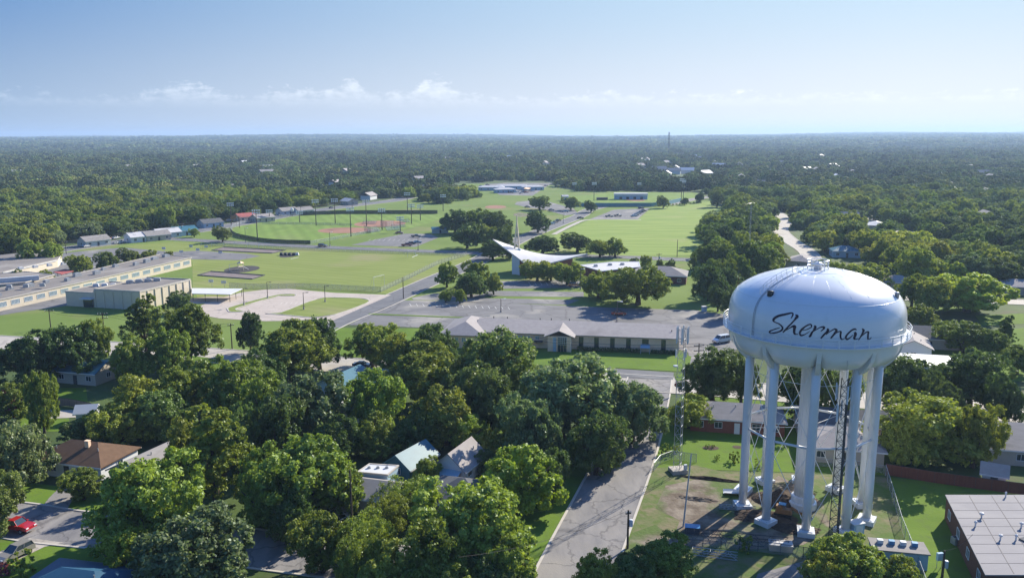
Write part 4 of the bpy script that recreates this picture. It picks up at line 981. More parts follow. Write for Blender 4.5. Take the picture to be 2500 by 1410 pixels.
b = MB(); 
for k in range(22):
    xx = -7.6 + 15.2 * k / 21
    for s_ in (-1, 1): b.tube([(xx, s_ * 4.9, 3.2), (xx, 0, 4.32)], .05, 4)
b.build('roof_rib', MAT['galv'], h)
house('cottage', 'white walled house with brown gable tucked behind the tank balcony', (2226, 818), 12, 8, 70, 3.2, 5.0, 'siding_white', 'shingle_hall', 'gable', 2)
house('cottage', 'dark slate roof above the white outbuilding', (2262, 796), 19, 10, -14, 2.9, 5.0, 'siding_beige', 'shingle_dark', 'hip', 3)
house('cottage', 'brown roofed house at the photo edge behind the broad yellow green tree', (2505, 682), 18, 10, -10, 3, 4.8, 'siding_beige', 'shingle_hall', 'hip', 3)
house('cottage', 'pale roofed long house high on the right among dark trees', (2478, 617), 20, 10, -10, 3, 4.6, 'siding_beige', 'roof_silver', 'hip', 3)
house('cottage', 'small pinkish roof just above the tank shoulder', (2190, 672), 11, 9, -10, 3, 4.8, 'siding_beige', 'shingle_hall', 'hip', 3)
house('cottage', 'brown roof beside the curving lane behind the tank top', (1958, 622), 14, 10, 60, 3, 4.8, 'siding_beige', 'shingle_hall', 'hip', 3)
house('cottage', 'blue roofed house in a gap among round trees', (2064, 600), 12, 9, -10, 3, 4.8, 'siding_blue', 'roof_teal', 'hip', 3)
house('cottage', 'grey roof beside the second curving lane', (2140, 540), 14, 10, 70, 3, 4.8, 'siding_beige', 'roof_silver', 'hip', 3)
house('cottage', 'tan roof between round trees right of the second lane', (2218, 578), 14, 10, 70, 3, 4.8, 'siding_beige', 'shingle_hall', 'hip', 3)
house('cottage', 'pale green gabled house beside the avenue with red car', (228, 575), 13, 8.5, 55, 3, 5.0, 'siding_pale', 'shingle_grey', 'gable', 3)
HS = [(340, 566, 'white bungalow in tree shade', 'siding_white', 'roof_silver'), (378, 563, 'grey bungalow in tree shade', 'siding_beige', 'shingle_grey'), (405, 557, 'blue bungalow', 'siding_far_blue', 'roof_silver'),
      (446, 552, 'pale blue bungalow with a car before it', 'siding_far_blue', 'roof_teal'), (512, 534, 'blue shaded house beside a big tree', 'siding_far_blue', 'shingle_dark'), (598, 520, 'tan house with reddish roof', 'brick_tan', 'red_roof'),
      (640, 522, 'beige shed', 'siding_beige', 'shingle_hall'), (700, 506, 'white house among trees', 'siding_white', 'shingle_grey'), (738, 505, 'grey long house', 'siding_pale', 'shingle_grey'), (852, 484, 'house with steep grey gable', 'siding_beige', 'roof_silver')]
for px, py, d_, wl, rf_ in HS:
    house('roadside_house', d_ + ' on the far side of the avenue', (px, py), 13, 9, 48 if px != 852 else 130, 3, 5.0, wl, rf_, 'gable', 3)
FH = [(48, 419), (390, 455), (510, 449), (572, 450), (735, 474), (716, 445), (845, 415), (960, 447), (1040, 452), (900, 470), (655, 381), (480, 405), (1755, 402), (1810, 430), (1700, 385), (1640, 378), (1660, 376), (1690, 380), (1770, 376), (1600, 372), (2100, 378), (2150, 380), (1890, 395), (2020, 455), (1560, 402), (1240, 382), (1330, 396), (690, 350), (95, 346), (30, 346), (2330, 470), (2420, 430), (1720, 420), (1850, 440), (1610, 410)]
_q = random.Random(21); FH += [(_q.uniform(1560, 2100), _q.uniform(368, 425)) for _ in range(26)] + [(_q.uniform(100, 1100), _q.uniform(352, 440)) for _ in range(12)] + [(_q.uniform(1780, 2480), _q.uniform(400, 520)) for _ in range(14)]
for k, (px, py) in enumerate(FH):
    s_ = 1 if py > 430 else 1.35
    x, y = G(px, py, 6)
    t = thing('distant_house', 'pale roof of a distant house showing through the woods', 'house', (x, y, terr(x, y)), R(rr.choice((-14, 76, 40))), 'distant houses in the woods')
    L, D = 15 * s_, 9 * s_
    MB().box((0, 0, 1.8 * s_), (L, D, 3.6 * s_)).build('wall', MAT['siding_white'], t)
    roof_mesh('gable', L, D, 3.6 * s_, 6.2 * s_, .5, .3).build('roof', MAT[('roof_silver', 'shingle_hall', 'roof_white', 'shingle_grey', 'shingle_hall')[k % 5]], t)
# ballpark building, pool house and sheds
x, y = G(1541, 487); t = thing('ballpark_building', 'long low white building with blue lower wall by the far ballpark', 'building', (x, y, 0), R(-1))
MB().box((0, 4, 1.6), (28, 8, 3.2)).build('wall', MAT['siding_far_blue'], t); MB().box((0, 4, 4.1), (28.4, 8.4, 1.8)).build('upper_wall', MAT['siding_white'], t); MB().box((0, 4, 5.1), (29, 9, .2)).build('roof', MAT['roof_white'], t)
for k in range(4): MB().box((-9 + 6 * k, -.06, 1.2), (2.4, .1, 2.2)).build('garage_door', MAT['trim_dark'], t)
x, y = G(1470, 488); t = thing('dugout', 'low dark dugout beside the far ballpark building', 'dugout', (x, y, 0)); MB().box((0, 0, 1), (9.5, 2.5, 2)).build('wall', MAT['trim_dark'], t); MB().box((0, 0, 2.1), (10, 3, .2)).build('roof', MAT['shingle_dark'], t)
house('ballpark_shed', 'blue walled shed left of the far ballpark', (1379, 476), 5, 5, 10, 3.5, 4.5, 'siding_far_blue', 'roof_silver', 'gable', 1, cat='shed')
house('park_shelter', 'green walled shelter with low roof between park and ballfield lot', (1074, 554), 9, 5, 10, 2.4, 3.4, 'siding_pale', 'roof_teal', 'gable', 1, cat='shelter', vents=0)
for k, (px, py, L, wl) in enumerate(((1200, 453, 26, 'siding_far_blue'), (1250, 450, 34, 'siding_blue'), (1300, 452, 22, 'siding_far_blue'), (1232, 458, 20, 'siding_blue'))):
    house('pool_building', ('low blue building at the left end of the pool', 'longest blue building behind the pool', 'blue building right of the pool beside orange awning', 'blue building in front of the pool lot')[k], (px, py), L, 10, -2 + 5 * k, 3.4, 4.8, wl, 'roof_silver', 'hip', 4, cat='building')
canopy('shade_awning', 'small pale orange shade awning by the far pool', [(1278, 460), (1285, 457), (1296, 459), (1290, 462)], 3.2, 'brick_tan', cat='awning')

# ------------------------------------------------------------------ fences
def fence(name, label, px, h_, m, post='galv', step=3.0, rail=True, world=None, name_p='panel', th=.05, cat='fence', pr=.045):
    P = [Vector(p) for p in (world or [G(*p) for p in px])]; o = P[0]
    t = thing(name, label, cat, (o.x, o.y, 0)); b = MB(); ps = MB(); rl = MB()
    for i in range(len(P) - 1):
        a, c_ = P[i] - o, P[i + 1] - o; d = c_ - a; an = math.atan2(d.y, d.x); m_ = (a + c_) / 2
        b.box((m_.x, m_.y, h_ / 2 + .03), (d.length, th, h_ - .06), an)
        n_ = max(1, round(d.length / step))
        for k in range(n_ + (i == len(P) - 2)): q = a.lerp(c_, k / n_); ps.tube([(q.x, q.y, 0), (q.x, q.y, h_ + .08)], pr, 5)
        rl.tube([(a.x, a.y, h_ + .02), (c_.x, c_.y, h_ + .02)], pr * .8, 5)
    b.build(name_p, MAT[m], t); ps.build('post', MAT[post], t)
    if rail: rl.build('rail', MAT[post], t)
    return t
fence('outfield_fence', 'dark green windscreen fence curving round the near ballfield', [(758, 596), (700, 594.5), (654, 591.7), (630, 588.5), (608.8, 584.6), (590, 581), (577.6, 577.5), (568, 572), (563, 566)], 2.0, 'dark_screen', 'trim_dark', cat='fence')
fence('outfield_fence', 'wire fence between the near ballfield and the avenue', [(563, 566), (566, 558), (586, 547.7), (620, 541), (662.7, 535), (700, 530.5), (733.6, 526.4)], 2.0, 'chain_link', 'galv', 4)
fence('outfield_fence', 'dark windscreen fence along the back of the red infield ballfield', [(733.6, 526.4), (790, 523.5), (847, 522), (950, 522), (1068, 522)], 2.6, 'dark_screen', 'trim_dark', 6)
fence('chain_link_fence', 'wire fence from dugout to the end of the windscreen', [(758, 596), (860, 577), (930, 563)], 1.6, 'chain_link', 'galv', 4)
fence('chain_link_fence', 'wire fence crossing between the two ballfields', [(640, 547), (760, 548), (860, 551)], 1.4, 'chain_link', 'galv', 5)
fence('ballpark_fence', 'tall teal outfield wall of the far ballpark', [(1385, 504), (1480, 505), (1590, 504.5), (1625, 501), (1662, 492)], 3.0, 'screen_blue', 'siding_far_blue', 6, th=.15)
fence('school_fence', 'long wire fence between school field and the drive loop', [(560, 702), (640, 705), (740, 703), (850, 708), (930, 713)], 1.8, 'chain_link', 'galv', 3)
fence('school_fence', 'long wire fence along the diagonal road beside the school field', [(930, 713), (1000, 680), (1070, 645), (1140, 624)], 1.8, 'chain_link', 'dark_steel', 3)
fence('school_fence', 'low wire fence along the cross road edge of the school field', [(500, 598), (700, 608), (900, 617), (1130, 624)], 1.3, 'chain_link', 'galv', 4)
fence('board_fence', 'rusty red board fence behind the big yellow green tree', [(2161, 1158), (2280, 1178), (2380, 1192), (2500, 1208), (2620, 1224)], 1.9, 'rust_fence', 'trim_dark', 2.4, th=.07)
fence('chain_link_fence', 'wire fence running down the right side of the tower yard', [(2161, 1160), (2178, 1215), (2200, 1290), (2228, 1360), (2260, 1450)], 1.8, 'chain_link', 'galv', 2.6)
fence('chain_link_fence', 'wire fence at the bottom of the tower yard beneath the leg shadows', [(1672, 1330), (1760, 1338), (1850, 1346), (1960, 1362), (2060, 1375), (2230, 1400)], 1.6, 'chain_link', 'dark_steel', 2.4)
fence('chain_link_fence', 'small wire fence enclosing the street mast base', [(1596, 1150), (1612, 1130), (1640, 1120), (1700, 1128)], 1.5, 'chain_link', 'galv', 2.2)
fence('board_fence', 'grey board fence round the shaded lawn at the left', [(120, 988), (170, 992), (225, 1003)], 1.7, 'wood_fence', 'wood_pole', 2.4, th=.06)
fence('picket_fence', 'short white picket fence before the red brick ranch house', [(1690, 1047), (1726, 1045)], 1.0, 'trim_white', 'trim_white', .35, th=.03)
fence('chain_link_fence', 'wire fence behind the tower yard at the lawn edge', [(1990, 1138), (2080, 1142), (2158, 1156)], 1.4, 'chain_link', 'galv', 3)
# ------------------------------------------------------------------ vehicles
def car_profile(kind):
    # side outline (x forward, z up): body to the belt line, then the glasshouse (x, z)
    if kind == 'sedan': return 4.7, 1.78, [(-2.3, .35), (-2.32, .75), (-2.2, .95), (-1.5, 1.0), (.9, .98), (1.9, .85), (2.3, .68), (2.34, .38)], [(-1.65, .98), (-1.0, 1.40), (.1, 1.44), (.95, .96)]
    if kind == 'suv': return 4.7, 1.9, [(-2.3, .4), (-2.35, .9), (-2.3, 1.1), (.95, 1.1), (1.9, 1.02), (2.28, .85), (2.34, .42)], [(-2.2, 1.08), (-1.95, 1.66), (.0, 1.72), (.95, 1.08)]
    if kind == 'pickup': return 5.6, 1.98, [(-2.75, .55), (-2.78, 1.12), (-.55, 1.14), (-.5, 1.12), (1.15, 1.12), (2.3, 1.06), (2.7, .95), (2.76, .5)], [(-.6, 1.1), (-.5, 1.72), (.55, 1.76), (1.25, 1.10)]
    return 5.3, 2.0, [(-2.6, .45), (-2.62, 1.2), (-2.6, 1.35), (1.7, 1.3), (2.3, 1.1), (2.62, .95), (2.66, .45)], [(-2.55, 1.33), (-2.45, 2.05), (1.0, 2.1), (1.75, 1.28)]
def vehicle(kind, name, label, pos, rz, col, group=None, detail=True):
    L, Wd, body, cab = car_profile(kind)
    x, y = pos; t = thing(name, label, {'sedan': 'car', 'suv': 'car', 'pickup': 'pickup', 'van': 'van'}[kind], (x, y, .07), rz, group)
    hw = Wd / 2; paint = car_paint(col)
    def extr(pr, w0, w1, z0, z1, base=None):
        n_ = len(pr); vs = []
        for sgn in (-1, 1):
            for px_, pz in pr:
                k = (pz - z0) / max(.01, z1 - z0); vs.append((px_, sgn * (w0 + (w1 - w0) * min(1, max(0, k))), pz))
        fs = [tuple(range(n_)), tuple(range(2 * n_ - 1, n_ - 1, -1))]
        for i in range(n_): j = (i + 1) % n_; fs.append((i, i + n_, j + n_, j))
        return vs, fs
    b = MB(); vs, fs = extr(body, hw, hw * .93, .4, 1.15); b.add(vs, fs)
    z0, z1 = cab[0][1], cab[1][1]
    top = [(cab[1][0] - .02, z1), (cab[2][0] + .02, cab[2][1]), (cab[2][0] + .02, cab[2][1] - .05), (cab[1][0] - .02, z1 - .05)]
    vs, fs = extr(top, hw * .76, hw * .76, 0, 1); b.add(vs, fs)
    for sgn in (-1, 1):
        pil = [(cab[0], cab[1]), (cab[3], cab[2])] + ([((cab[0][0] * .5 + cab[3][0] * .5, z0), (cab[1][0] * .45 + cab[2][0] * .55, z1))] if kind != 'pickup' else [])
        for (p, q) in pil: b.tube([(p[0], sgn * hw * .92, p[1] - .02), (q[0], sgn * hw * .76, q[1] - .02)], .055, 5)
        b.box((.95 if kind != 'pickup' else 1.05, sgn * (hw + .09), z0 + .08), (.14, .2, .14))
    if kind == 'van' or kind == 'suv':
        for sgn in (-1, 1): b.tube([(cab[1][0] + .3, sgn * hw * .66, z1 + .06), (cab[2][0] - .3, sgn * hw * .66, z1 + .08)], .025, 5)
    bo = b.build('body', paint, t)
    md = bo.modifiers.new('bevel', 'BEVEL'); md.width = .05; md.segments = 2; md.limit_method = 'ANGLE'; md.angle_limit = R(35)
    vs, fs = extr([(cab[0][0] + .04, z0 - .03), (cab[1][0] + .03, z1 - .045), (cab[2][0] - .03, cab[2][1] - .045), (cab[3][0] - .04, z0 - .03)], hw * .90, hw * .745, z0, z1)
    MB().add(vs, fs).build('window', MAT['glass'], t)
    if kind == 'pickup': MB().box((-1.7, 0, 1.12), (1.95, hw * 1.62, .06)).build('truck_bed', MAT['trim_dark'], t)
    for sx in (-L * .30, L * .31):
        for sgn in (-1, 1):
            w_ = MB().tube([(sx, sgn * (hw - .22), .34), (sx, sgn * (hw + .012), .34)], .345, 18).build('wheel', MAT['tyre'], t)
            MB().tube([(sx, sgn * (hw - .05), .34), (sx, sgn * (hw + .028), .34)], .20, 12).build('rim', MAT['hub'], w_)
    zl = body[-2][1] - .02; xf = body[-1][0] - .03; xb = body[0][0]
    for sgn in (-1, 1):
        MB().box((xf - .0, sgn * hw * .68, zl - .08), (.12, .38, .16)).build('headlight', MAT['headlight'], t)
        MB().box((xb - .01, sgn * hw * .78, .86), (.08, .22, .22)).build('taillight', MAT['taillight'], t)
    MB().box((xf + .0, 0, .45), (.14, hw * 1.75, .2)).box((xb - .0, 0, .45), (.12, hw * 1.75, .2)).build('bumper', MAT['hub' if kind == 'pickup' else 'trim_dark'], t)
    return t
def heading(px0, px1):
    a, c_ = Vector(G(*px0)), Vector(G(*px1)); return math.atan2(c_.y - a.y, c_.x - a.x)
WH, RD, DR, BK, GY, SV, BL, LB = (.62, .63, .65), (.42, .015, .02), (.16, .012, .02), (.02, .022, .026), (.26, .245, .23), (.38, .39, .41), (.03, .07, .16), (.18, .34, .46)
vehicle('pickup', 'pickup_truck', 'red pickup with silver bumper parked on the near street', G(40, 1293), heading((10, 1285), (75, 1296)) + .02, RD)
vehicle('suv', 'parked_car', 'grey brown hatchback on the concrete driveway below the red pickup', G(38, 1360), heading((75, 1338), (0, 1376)), GY)
vehicle('van', 'passenger_van', 'white passenger van on the lot left of the tank balcony', G(1762, 836), heading((1740, 840), (1790, 832)) + math.pi, WH)
vehicle('sedan', 'parked_car', 'dark red car alone on the big lot in the oak shadow', G(1511, 769), R(-8), DR)
vehicle('sedan', 'parked_car', 'blue car on the street by the bright lawn', G(885, 896), R(-13), BL)
vehicle('sedan', 'parked_car', 'dark blue car in the shaded driveway by a board fence', G(113, 1012), R(-10), BL)
vehicle('suv', 'parked_car', 'black car in the tree shade of the church lot', G(1404, 699), R(-6), BK)
vehicle('pickup', 'pickup_truck', 'dark red pickup at the front row of the ballfield lot', G(993, 600.5), R(20), DR)
vehicle('sedan', 'parked_car', 'black car between dark red pickup and blue car on ballfield lot', G(1005, 596), R(20), BK)
vehicle('sedan', 'parked_car', 'pale blue car at the end of the front row of ballfield lot', G(1019, 593.5), R(20), LB)
vehicle('pickup', 'pickup_truck', 'black pickup alone in the middle of the ballfield lot', G(1016, 579), R(-5), BK)
vehicle('sedan', 'parked_car', 'dark red car at the back edge of the ballfield lot', G(975, 570.5), R(-5), DR)
vehicle('suv', 'moving_car', 'dark car driving along the cross road', G(788, 602.5), heading((760, 602), (900, 607)), BK)
AV = [((212, 603), 'sedan', WH, 'pale sedan on the avenue nearest the school'), ((293, 594), 'pickup', WH, 'white pickup on the avenue by the junction'), ((263, 585), 'sedan', RD, 'red car parked by the pale green house'),
      ((283, 583), 'sedan', WH, 'white car beside the red car'), ((340, 578), 'sedan', BL, 'dark blue car on the avenue at the junction'), ((338, 572), 'pickup', LB, 'pale blue pickup in shade off the avenue'), ((433, 570), 'sedan', LB, 'light blue car on the avenue past the junction'),
      ((448, 560), 'van', WH, 'white van before a blue bungalow'), ((560, 540), 'sedan', WH, 'white car before the blue shaded house'), ((603, 534), 'sedan', WH, 'white car before the reddish roof'),
      ((683, 528), 'sedan', BK, 'black car on the avenue by the big sign'), ((763, 515), 'sedan', WH, 'white car on the avenue past the sign'), ((809, 508.5), 'sedan', BK, 'dark car far up the avenue'), ((850, 498), 'sedan', BL, 'blue car at the top of the avenue')]
ah = heading((300, 585), (576, 548))
for k, (p, kd, c_, l_) in enumerate(AV): vehicle(kd, 'roadside_car', l_, G(*p), heading((p[0] - 20, p[1] + 3), (p[0] + 20, p[1] - 3)), c_, 'cars along the avenue')
PK = [((1417, 534), 'sedan', BK, 'dark car turning by the soccer field corner'), ((1348, 547.5), 'sedan', LB, 'pale car first in line beside the diagonal road'), ((1356, 544), 'sedan', GY, 'grey car second in line beside the diagonal road'), ((1363, 540), 'sedan', BK, 'dark car third in line beside the diagonal road'),
      ((1288, 506.5), 'sedan', BK, 'dark car on the curved park drive'), ((1346, 514), 'sedan', BL, 'dark blue car further along the park drive'), ((1380, 518), 'pickup', LB, 'pale blue pickup at the end of park drive'),
      ((1487, 530), 'pickup', BK, 'black pickup left of its twin on the lot'), ((1508, 528.5), 'pickup', BK, 'black pickup right of its twin on the lot'), ((1565, 510), 'suv', BK, 'black car at the back of the soccer lot'),
      ((1548, 529), 'sedan', LB, 'pale car nearest in the row on soccer lot'), ((1553, 525.5), 'sedan', WH, 'white car second in the row on soccer lot'), ((1559, 522), 'sedan', SV, 'silver car third in the row on soccer lot'), ((1565, 519), 'sedan', BL, 'blue car fourth in the row on soccer lot'), ((1571, 516), 'sedan', BK, 'black car last in the row on soccer lot'),
      ((1713, 488), 'suv', BL, 'blue car on the far street past the ballpark'), ((1705, 495), 'sedan', BK, 'dark car parked at the ballpark verge'), ((1745, 485), 'pickup', LB, 'pale pickup on the far street by woods')]
for k, (p, kd, c_, l_) in enumerate(PK): vehicle(kd, 'park_car', l_, G(*p), R(20 if k > 9 else 0) + (.9 if k in (1, 2, 3) else 0), c_, 'cars in the park')
for k in range(16):
    px, py = ((1175, 455), (1190, 452), (1204, 462), (1215, 455), (1222, 466), (1238, 468), (1248, 471), (1262, 470), (1272, 473), (1285, 471), (1300, 468), (1310, 462), (1322, 457), (1333, 454), (1255, 464), (1296, 460))[k]
    vehicle('sedan', 'distant_car', 'small pale or dark car on the far pool lot', G(px, py), R(30 * (k % 3)), (WH, BK, LB, SV, RD)[k % 5], 'cars on the far pool lot')

# ------------------------------------------------------------------ poles, lights, signs, cables
def utility_pole(px, pb, pt, label, arms=1, transformer=False, lean=(0, 0), rz=.3, arm_len=2.4, base_z=0):
    x, y = G(px, pb); h_ = W(px, pt, y)[2]
    t = thing('utility_pole', label, 'utility pole', (x, y, 0), rz)
    MB().tube([(0, 0, 0), (lean[0] * h_, lean[1] * h_, h_)], .17, 10, r2=.11).build('pole', MAT['wood_pole'], t)
    for k in range(arms):
        z = h_ - .5 - k * 1.1; o = Vector((lean[0] * z, lean[1] * z, z))
        a = MB().box(o, (arm_len, .12, .14)); ar = a.build('crossarm', MAT['wood_pole'], t)
        b = MB()
        for s_ in (-.46, -.2, .2, .46): b.lathe([(.05, 0), (.08, .08), (.05, .16), (.07, .22), (.02, .28)], 8, c=(o.x + arm_len * s_, o.y, o.z + .07))
        b.build('insulator', MAT['galv'], ar)
    if transformer: MB().lathe([(.05, 0), (.28, .03), (.28, .9), (.2, .98), (.04, 1.0)], 14, c=(.42, 0, h_ - 2.4)).build('transformer', MAT['antenna'], t)
    t['height'] = h_; return t, Vector((x, y, h_))
U = {}
def up(k, *a, **q): t, p = utility_pole(*a, **q); del t['height']; U[k] = (t, p)
up('a', 863, 1360, 1146, 'bare dark wooden pole rising from trees left of the white workshop', arms=0)
up('b', 1532, 1338, 1244, 'dark pole with a blue transformer beside the right kerb', arms=1, transformer=True, arm_len=.8)
up('c', 1702, 963, 838, 'pole with crossarm standing left of the live oak by the street', arms=2)
up('d', 258, 850, 762, 'double armed pole in the grass before the school gym', arms=2)
up('e', 124, 800, 755, 'pole with twin lamps on the school lawn at the left', arms=1)
up('f', 567, 852, 789, 'leaning pole on the lawn below the school drive', arms=1, arm_len=1.6)
up('g', 2300, 1408, 1343, 'dark pole on the small lawn by the flat roofed building', arms=0, transformer=True)
up('h', 985, 729, 676, 'lone pole where the church drive meets the diagonal road', arms=0)
up('i', 162, 620, 588, 'pole on the avenue verge nearest the school', arms=1)
up('j', 652, 893, 845, 'pole behind the wide tree at the junction', arms=0)
up('k', 1653, 627, 585, 'pole beside the soccer field near the cross road', arms=0)
up('l', 1608, 655, 618, 'pole with box behind the hipped annex', arms=1, transformer=True)
up('m', 366, 905, 862, 'pole in the shade of the street trees', arms=0)
up('n', 85, 1045, 962, 'pole by the left lawn with a guy wire', arms=0)
for k, (px, pb, pt) in enumerate(((60, 640, 602), (330, 590, 560), (445, 575, 545), (585, 556, 527), (735, 527, 503), (860, 508, 485))):
    up('v%d' % k, px, pb, pt, ('first', 'second', 'third', 'fourth', 'fifth', 'last')[k] + ' pole of the line that follows the avenue, counted from the school', arms=1)
def cable(p, q, sag, label, r=.02, n=14):
    b = MB(); b.tube([p.lerp(q, i / n) - Vector((0, 0, sag * 4 * (i / n) * (1 - i / n))) for i in range(n + 1)], r, 4)
    tag(b.build('power_cable', MAT['wire']), label, 'cable', 'overhead cables')
seq = ['v0', 'i', 'v1', 'v2', 'v3', 'v4', 'v5']
for a, c_ in zip(seq, seq[1:]):
    for dz in (0, -.9): cable(U[a][1] + Vector((0, 0, dz)), U[c_][1] + Vector((0, 0, dz)), 1.2, 'thin overhead cable following the avenue', .05)
for dz in (0, -.7): 
    cable(U['e'][1] + Vector((0, 0, dz)), U['d'][1] + Vector((0, 0, dz)), .8, 'thin cable over the school lawn', .03); cable(U['d'][1] + Vector((0, 0, dz)), U['f'][1] + Vector((0, 0, dz)), 1.5, 'thin cable over the school lawn', .03)
    cable(U['c'][1] + Vector((0, 0, dz)), Vector((-5, 188, 10 + dz)), 1.6, 'thin cable crossing in front of the church hall', .03)
    cable(U['c'][1] + Vector((0, 0, dz)), Vector((75, 168, 9 + dz)), 1.2, 'thin cable running along the street behind the tower', .03)
cable(U['b'][1], Vector((-6, 84, 9)), 1.0, 'thin cable over the near street', .02)
x, y = G(2375, 1305, 4.5); cable(U['g'][1], Vector((x, y, 4.6)), .5, 'white service cable from the pole to the flat roof', .025)
def lamp(px, pb, pt, label, kind='street'):
    x, y = G(px, pb); h_ = W(px, pt, y)[2]
    if kind == 'field':
        t = thing('field_light', label, 'light pole', (x, y, 0), R(20), 'ballfield floodlights')
        MB().tube([(0, 0, 0), (0, 0, h_)], .30, 8, r2=.17).build('pole', MAT['lamp_pole'], t)
        b = MB()
        for r_ in range(2): b.box((0, 0, h_ - .3 - r_ * 1.3), (4.2, .2, .2))
        b.build('crossarm', MAT['lamp_pole'], t)
        b = MB()
        for r_ in range(2):
            for k in range(4): b.box((-1.7 + 1.13 * k, -.25, h_ - .3 - r_ * 1.3), (.8, .5, .7))
        b.build('floodlight', MAT['lamp_head'], t)
    else:
        t = thing('lot_lamp', label, 'lamp post', (x, y, 0), R(random.uniform(-20, 20)), 'lamps on the lots')
        MB().tube([(0, 0, 0), (0, 0, .9)], .28, 10).build('base', MAT['concrete'], t)
        MB().tube([(0, 0, .5), (0, 0, h_)], .13, 8, r2=.09).build('pole', MAT['lamp_pole'], t)
        MB().box((.6, 0, h_ - .02), (1.2, .1, .1)).box((1.25, 0, h_), (.8, .4, .18)).build('lamp_head', MAT['lamp_pole' if kind == 'dark' else 'lamp_head'], t)
for k, (px, pb, pt) in enumerate(((629, 588.8, 512), (772, 550.5, 487), (818.7, 546.3, 485), (857, 577.5, 506.6), (895, 552, 487), (933, 562, 509), (1005, 546, 498), (1026.5, 537.8, 500), (732, 543, 515), (658.5, 540.6, 512), (565, 545, 495), (977.5, 566, 529), (995, 520, 470), (1082, 515, 475), (1450, 490, 445), (1560, 468, 446), (1663, 490, 436), (1668, 484, 440), (1402, 468, 446))):
    lamp(px, pb, pt, ['tall floodlight pole inside the curved windscreen fence', 'floodlight pole between the two fields left of center', 'floodlight pole behind the near outfield grass', 'tall floodlight pole beside the near red infield', 'floodlight pole over the farther red infield', 'floodlight pole behind the backstop', 'floodlight pole at the back right corner of the ballfield', 'floodlight pole by the park trees', 'short light pole at the avenue side of the outfield', 'low light pole by the avenue fence', 'floodlight against the dark woods across the avenue', 'low floodlight next to the blue bleachers', 'floodlight among the park trees', 'pale floodlight pole in the picnic trees', 'floodlight pole before the far ballpark', 'floodlight pole behind the white ballpark building', 'tallest pale floodlight right of the far ballpark', 'thin pole just right of the tallest pale floodlight', 'floodlight pole at the woods left of the far ballpark'][k], 'field')
for k, (px, pb, pt) in enumerate(((596, 745, 703.7), (653.6, 728, 688), (742, 756, 713.6), (794, 737.7, 696.6))):
    lamp(px, pb, pt, ('dark lamp post on the left island of the school drive', 'dark lamp post at the top of the school drive island', 'dark lamp post at the bottom of the big grass island', 'dark lamp post at the top edge of the big grass island')[k], 'dark')
for px, pb, pt, l_ in ((1223, 762, 729, 'thin lamp post behind the hall roof on the big lot'), (1417, 707, 656, 'lamp post in front of the church trees'), (1506, 786, 735, 'lamp post by the dark red car'), (806, 601, 566, 'lamp post beside the cross road'), (1021, 611, 580, 'lamp post by the ballfield lot'), (600, 592, 556, 'lamp post before the windscreen fence'), (1375, 545, 522, 'lamp post along the diagonal road'), (1333, 568, 548, 'lamp post beyond the lone oak')): lamp(px, pb, pt, l_)
# stop sign
x, y = G(1650, 964); t = thing('stop_sign', 'red octagonal stop sign at the street corner', 'stop sign', (x, y, 0), R(8))
MB().tube([(0, 0, 0), (0, 0, 2.9)], .04, 6).build('pole', MAT['galv'], t)
def octa(r, y0, y1):
    b = MB(); vs = [(r * math.cos(R(22.5 + 45 * k)), yy, 2.35 + r * math.sin(R(22.5 + 45 * k))) for yy in (y0, y1) for k in range(8)]
    return b.add(vs, [tuple(range(8)), tuple(range(15, 7, -1))] + [(k, k + 8, (k + 1) % 8 + 8, (k + 1) % 8) for k in range(8)])
o = octa(.48, -.06, -.02).build('rim', MAT['sign_white'], t); octa(.43, -.075, -.061).build('sign_plate', MAT['sign_red'], t)
FONT = {'S': [(0, 0, 1, 0), (1, 0, 1, .5), (1, .5, 0, .5), (0, .5, 0, 1), (0, 1, 1, 1)], 'T': [(0, 1, 1, 1), (.5, 0, .5, 1)], 'O': [(0, 0, 1, 0), (1, 0, 1, 1), (1, 1, 0, 1), (0, 1, 0, 0)], 'P': [(0, 0, 0, 1), (0, 1, 1, 1), (1, 1, 1, .5), (1, .5, 0, .5)]}
b = MB()
for k, ch_ in enumerate('STOP'):
    for x0, z0, x1, z1 in FONT[ch_]:
        p, q = Vector((-.31 + .17 * k + x0 * .11, -.085, 2.24 + z0 * .22)), Vector((-.31 + .17 * k + x1 * .11, -.085, 2.24 + z1 * .22)); m_ = (p + q) / 2
        b.box(m_, (abs(q.x - p.x) + .03, .012, abs(q.z - p.z) + .03))
b.build('sign_text', MAT['sign_white'], t)
MB().box((0, -.03, 3.0), (.7, .03, .16)).build('street_name_plate', MAT['screen_green'], t)
x, y = G(686, 530); t = thing('billboard_sign', 'orange topped sign posts on the verge of the avenue', 'sign', (x, y, 0), R(30))
# gantry sign by the avenue
x, y = G(571, 551); t.location = (x, y, 0); MB().box((0, 0, 5.2), (3.4, .3, 2.4)).build('sign_board', MAT['orange_paint'], t); b = MB(); [b.tube([(s_, 0, 0), (s_, 0, 4.2)], .18, 6) for s_ in (-1.5, 1.5)]; b.build('post', MAT['wood_pole'], t)
x, y = G(714, 527); t = thing('round_sign', 'white oval sign on a dark post beside the avenue', 'sign', (x, y, 0), R(30)); MB().tube([(0, 0, 0), (0, 0, 3.2)], .15, 6).build('post', MAT['trim_dark'], t); MB().lathe([(.1, -1.4), (.95, -.8), (1.1, 0), (.95, .8), (.1, 1.4)], 14, c=(0, 0, 4.4)).build('sign_board', MAT['sign_white'], t)
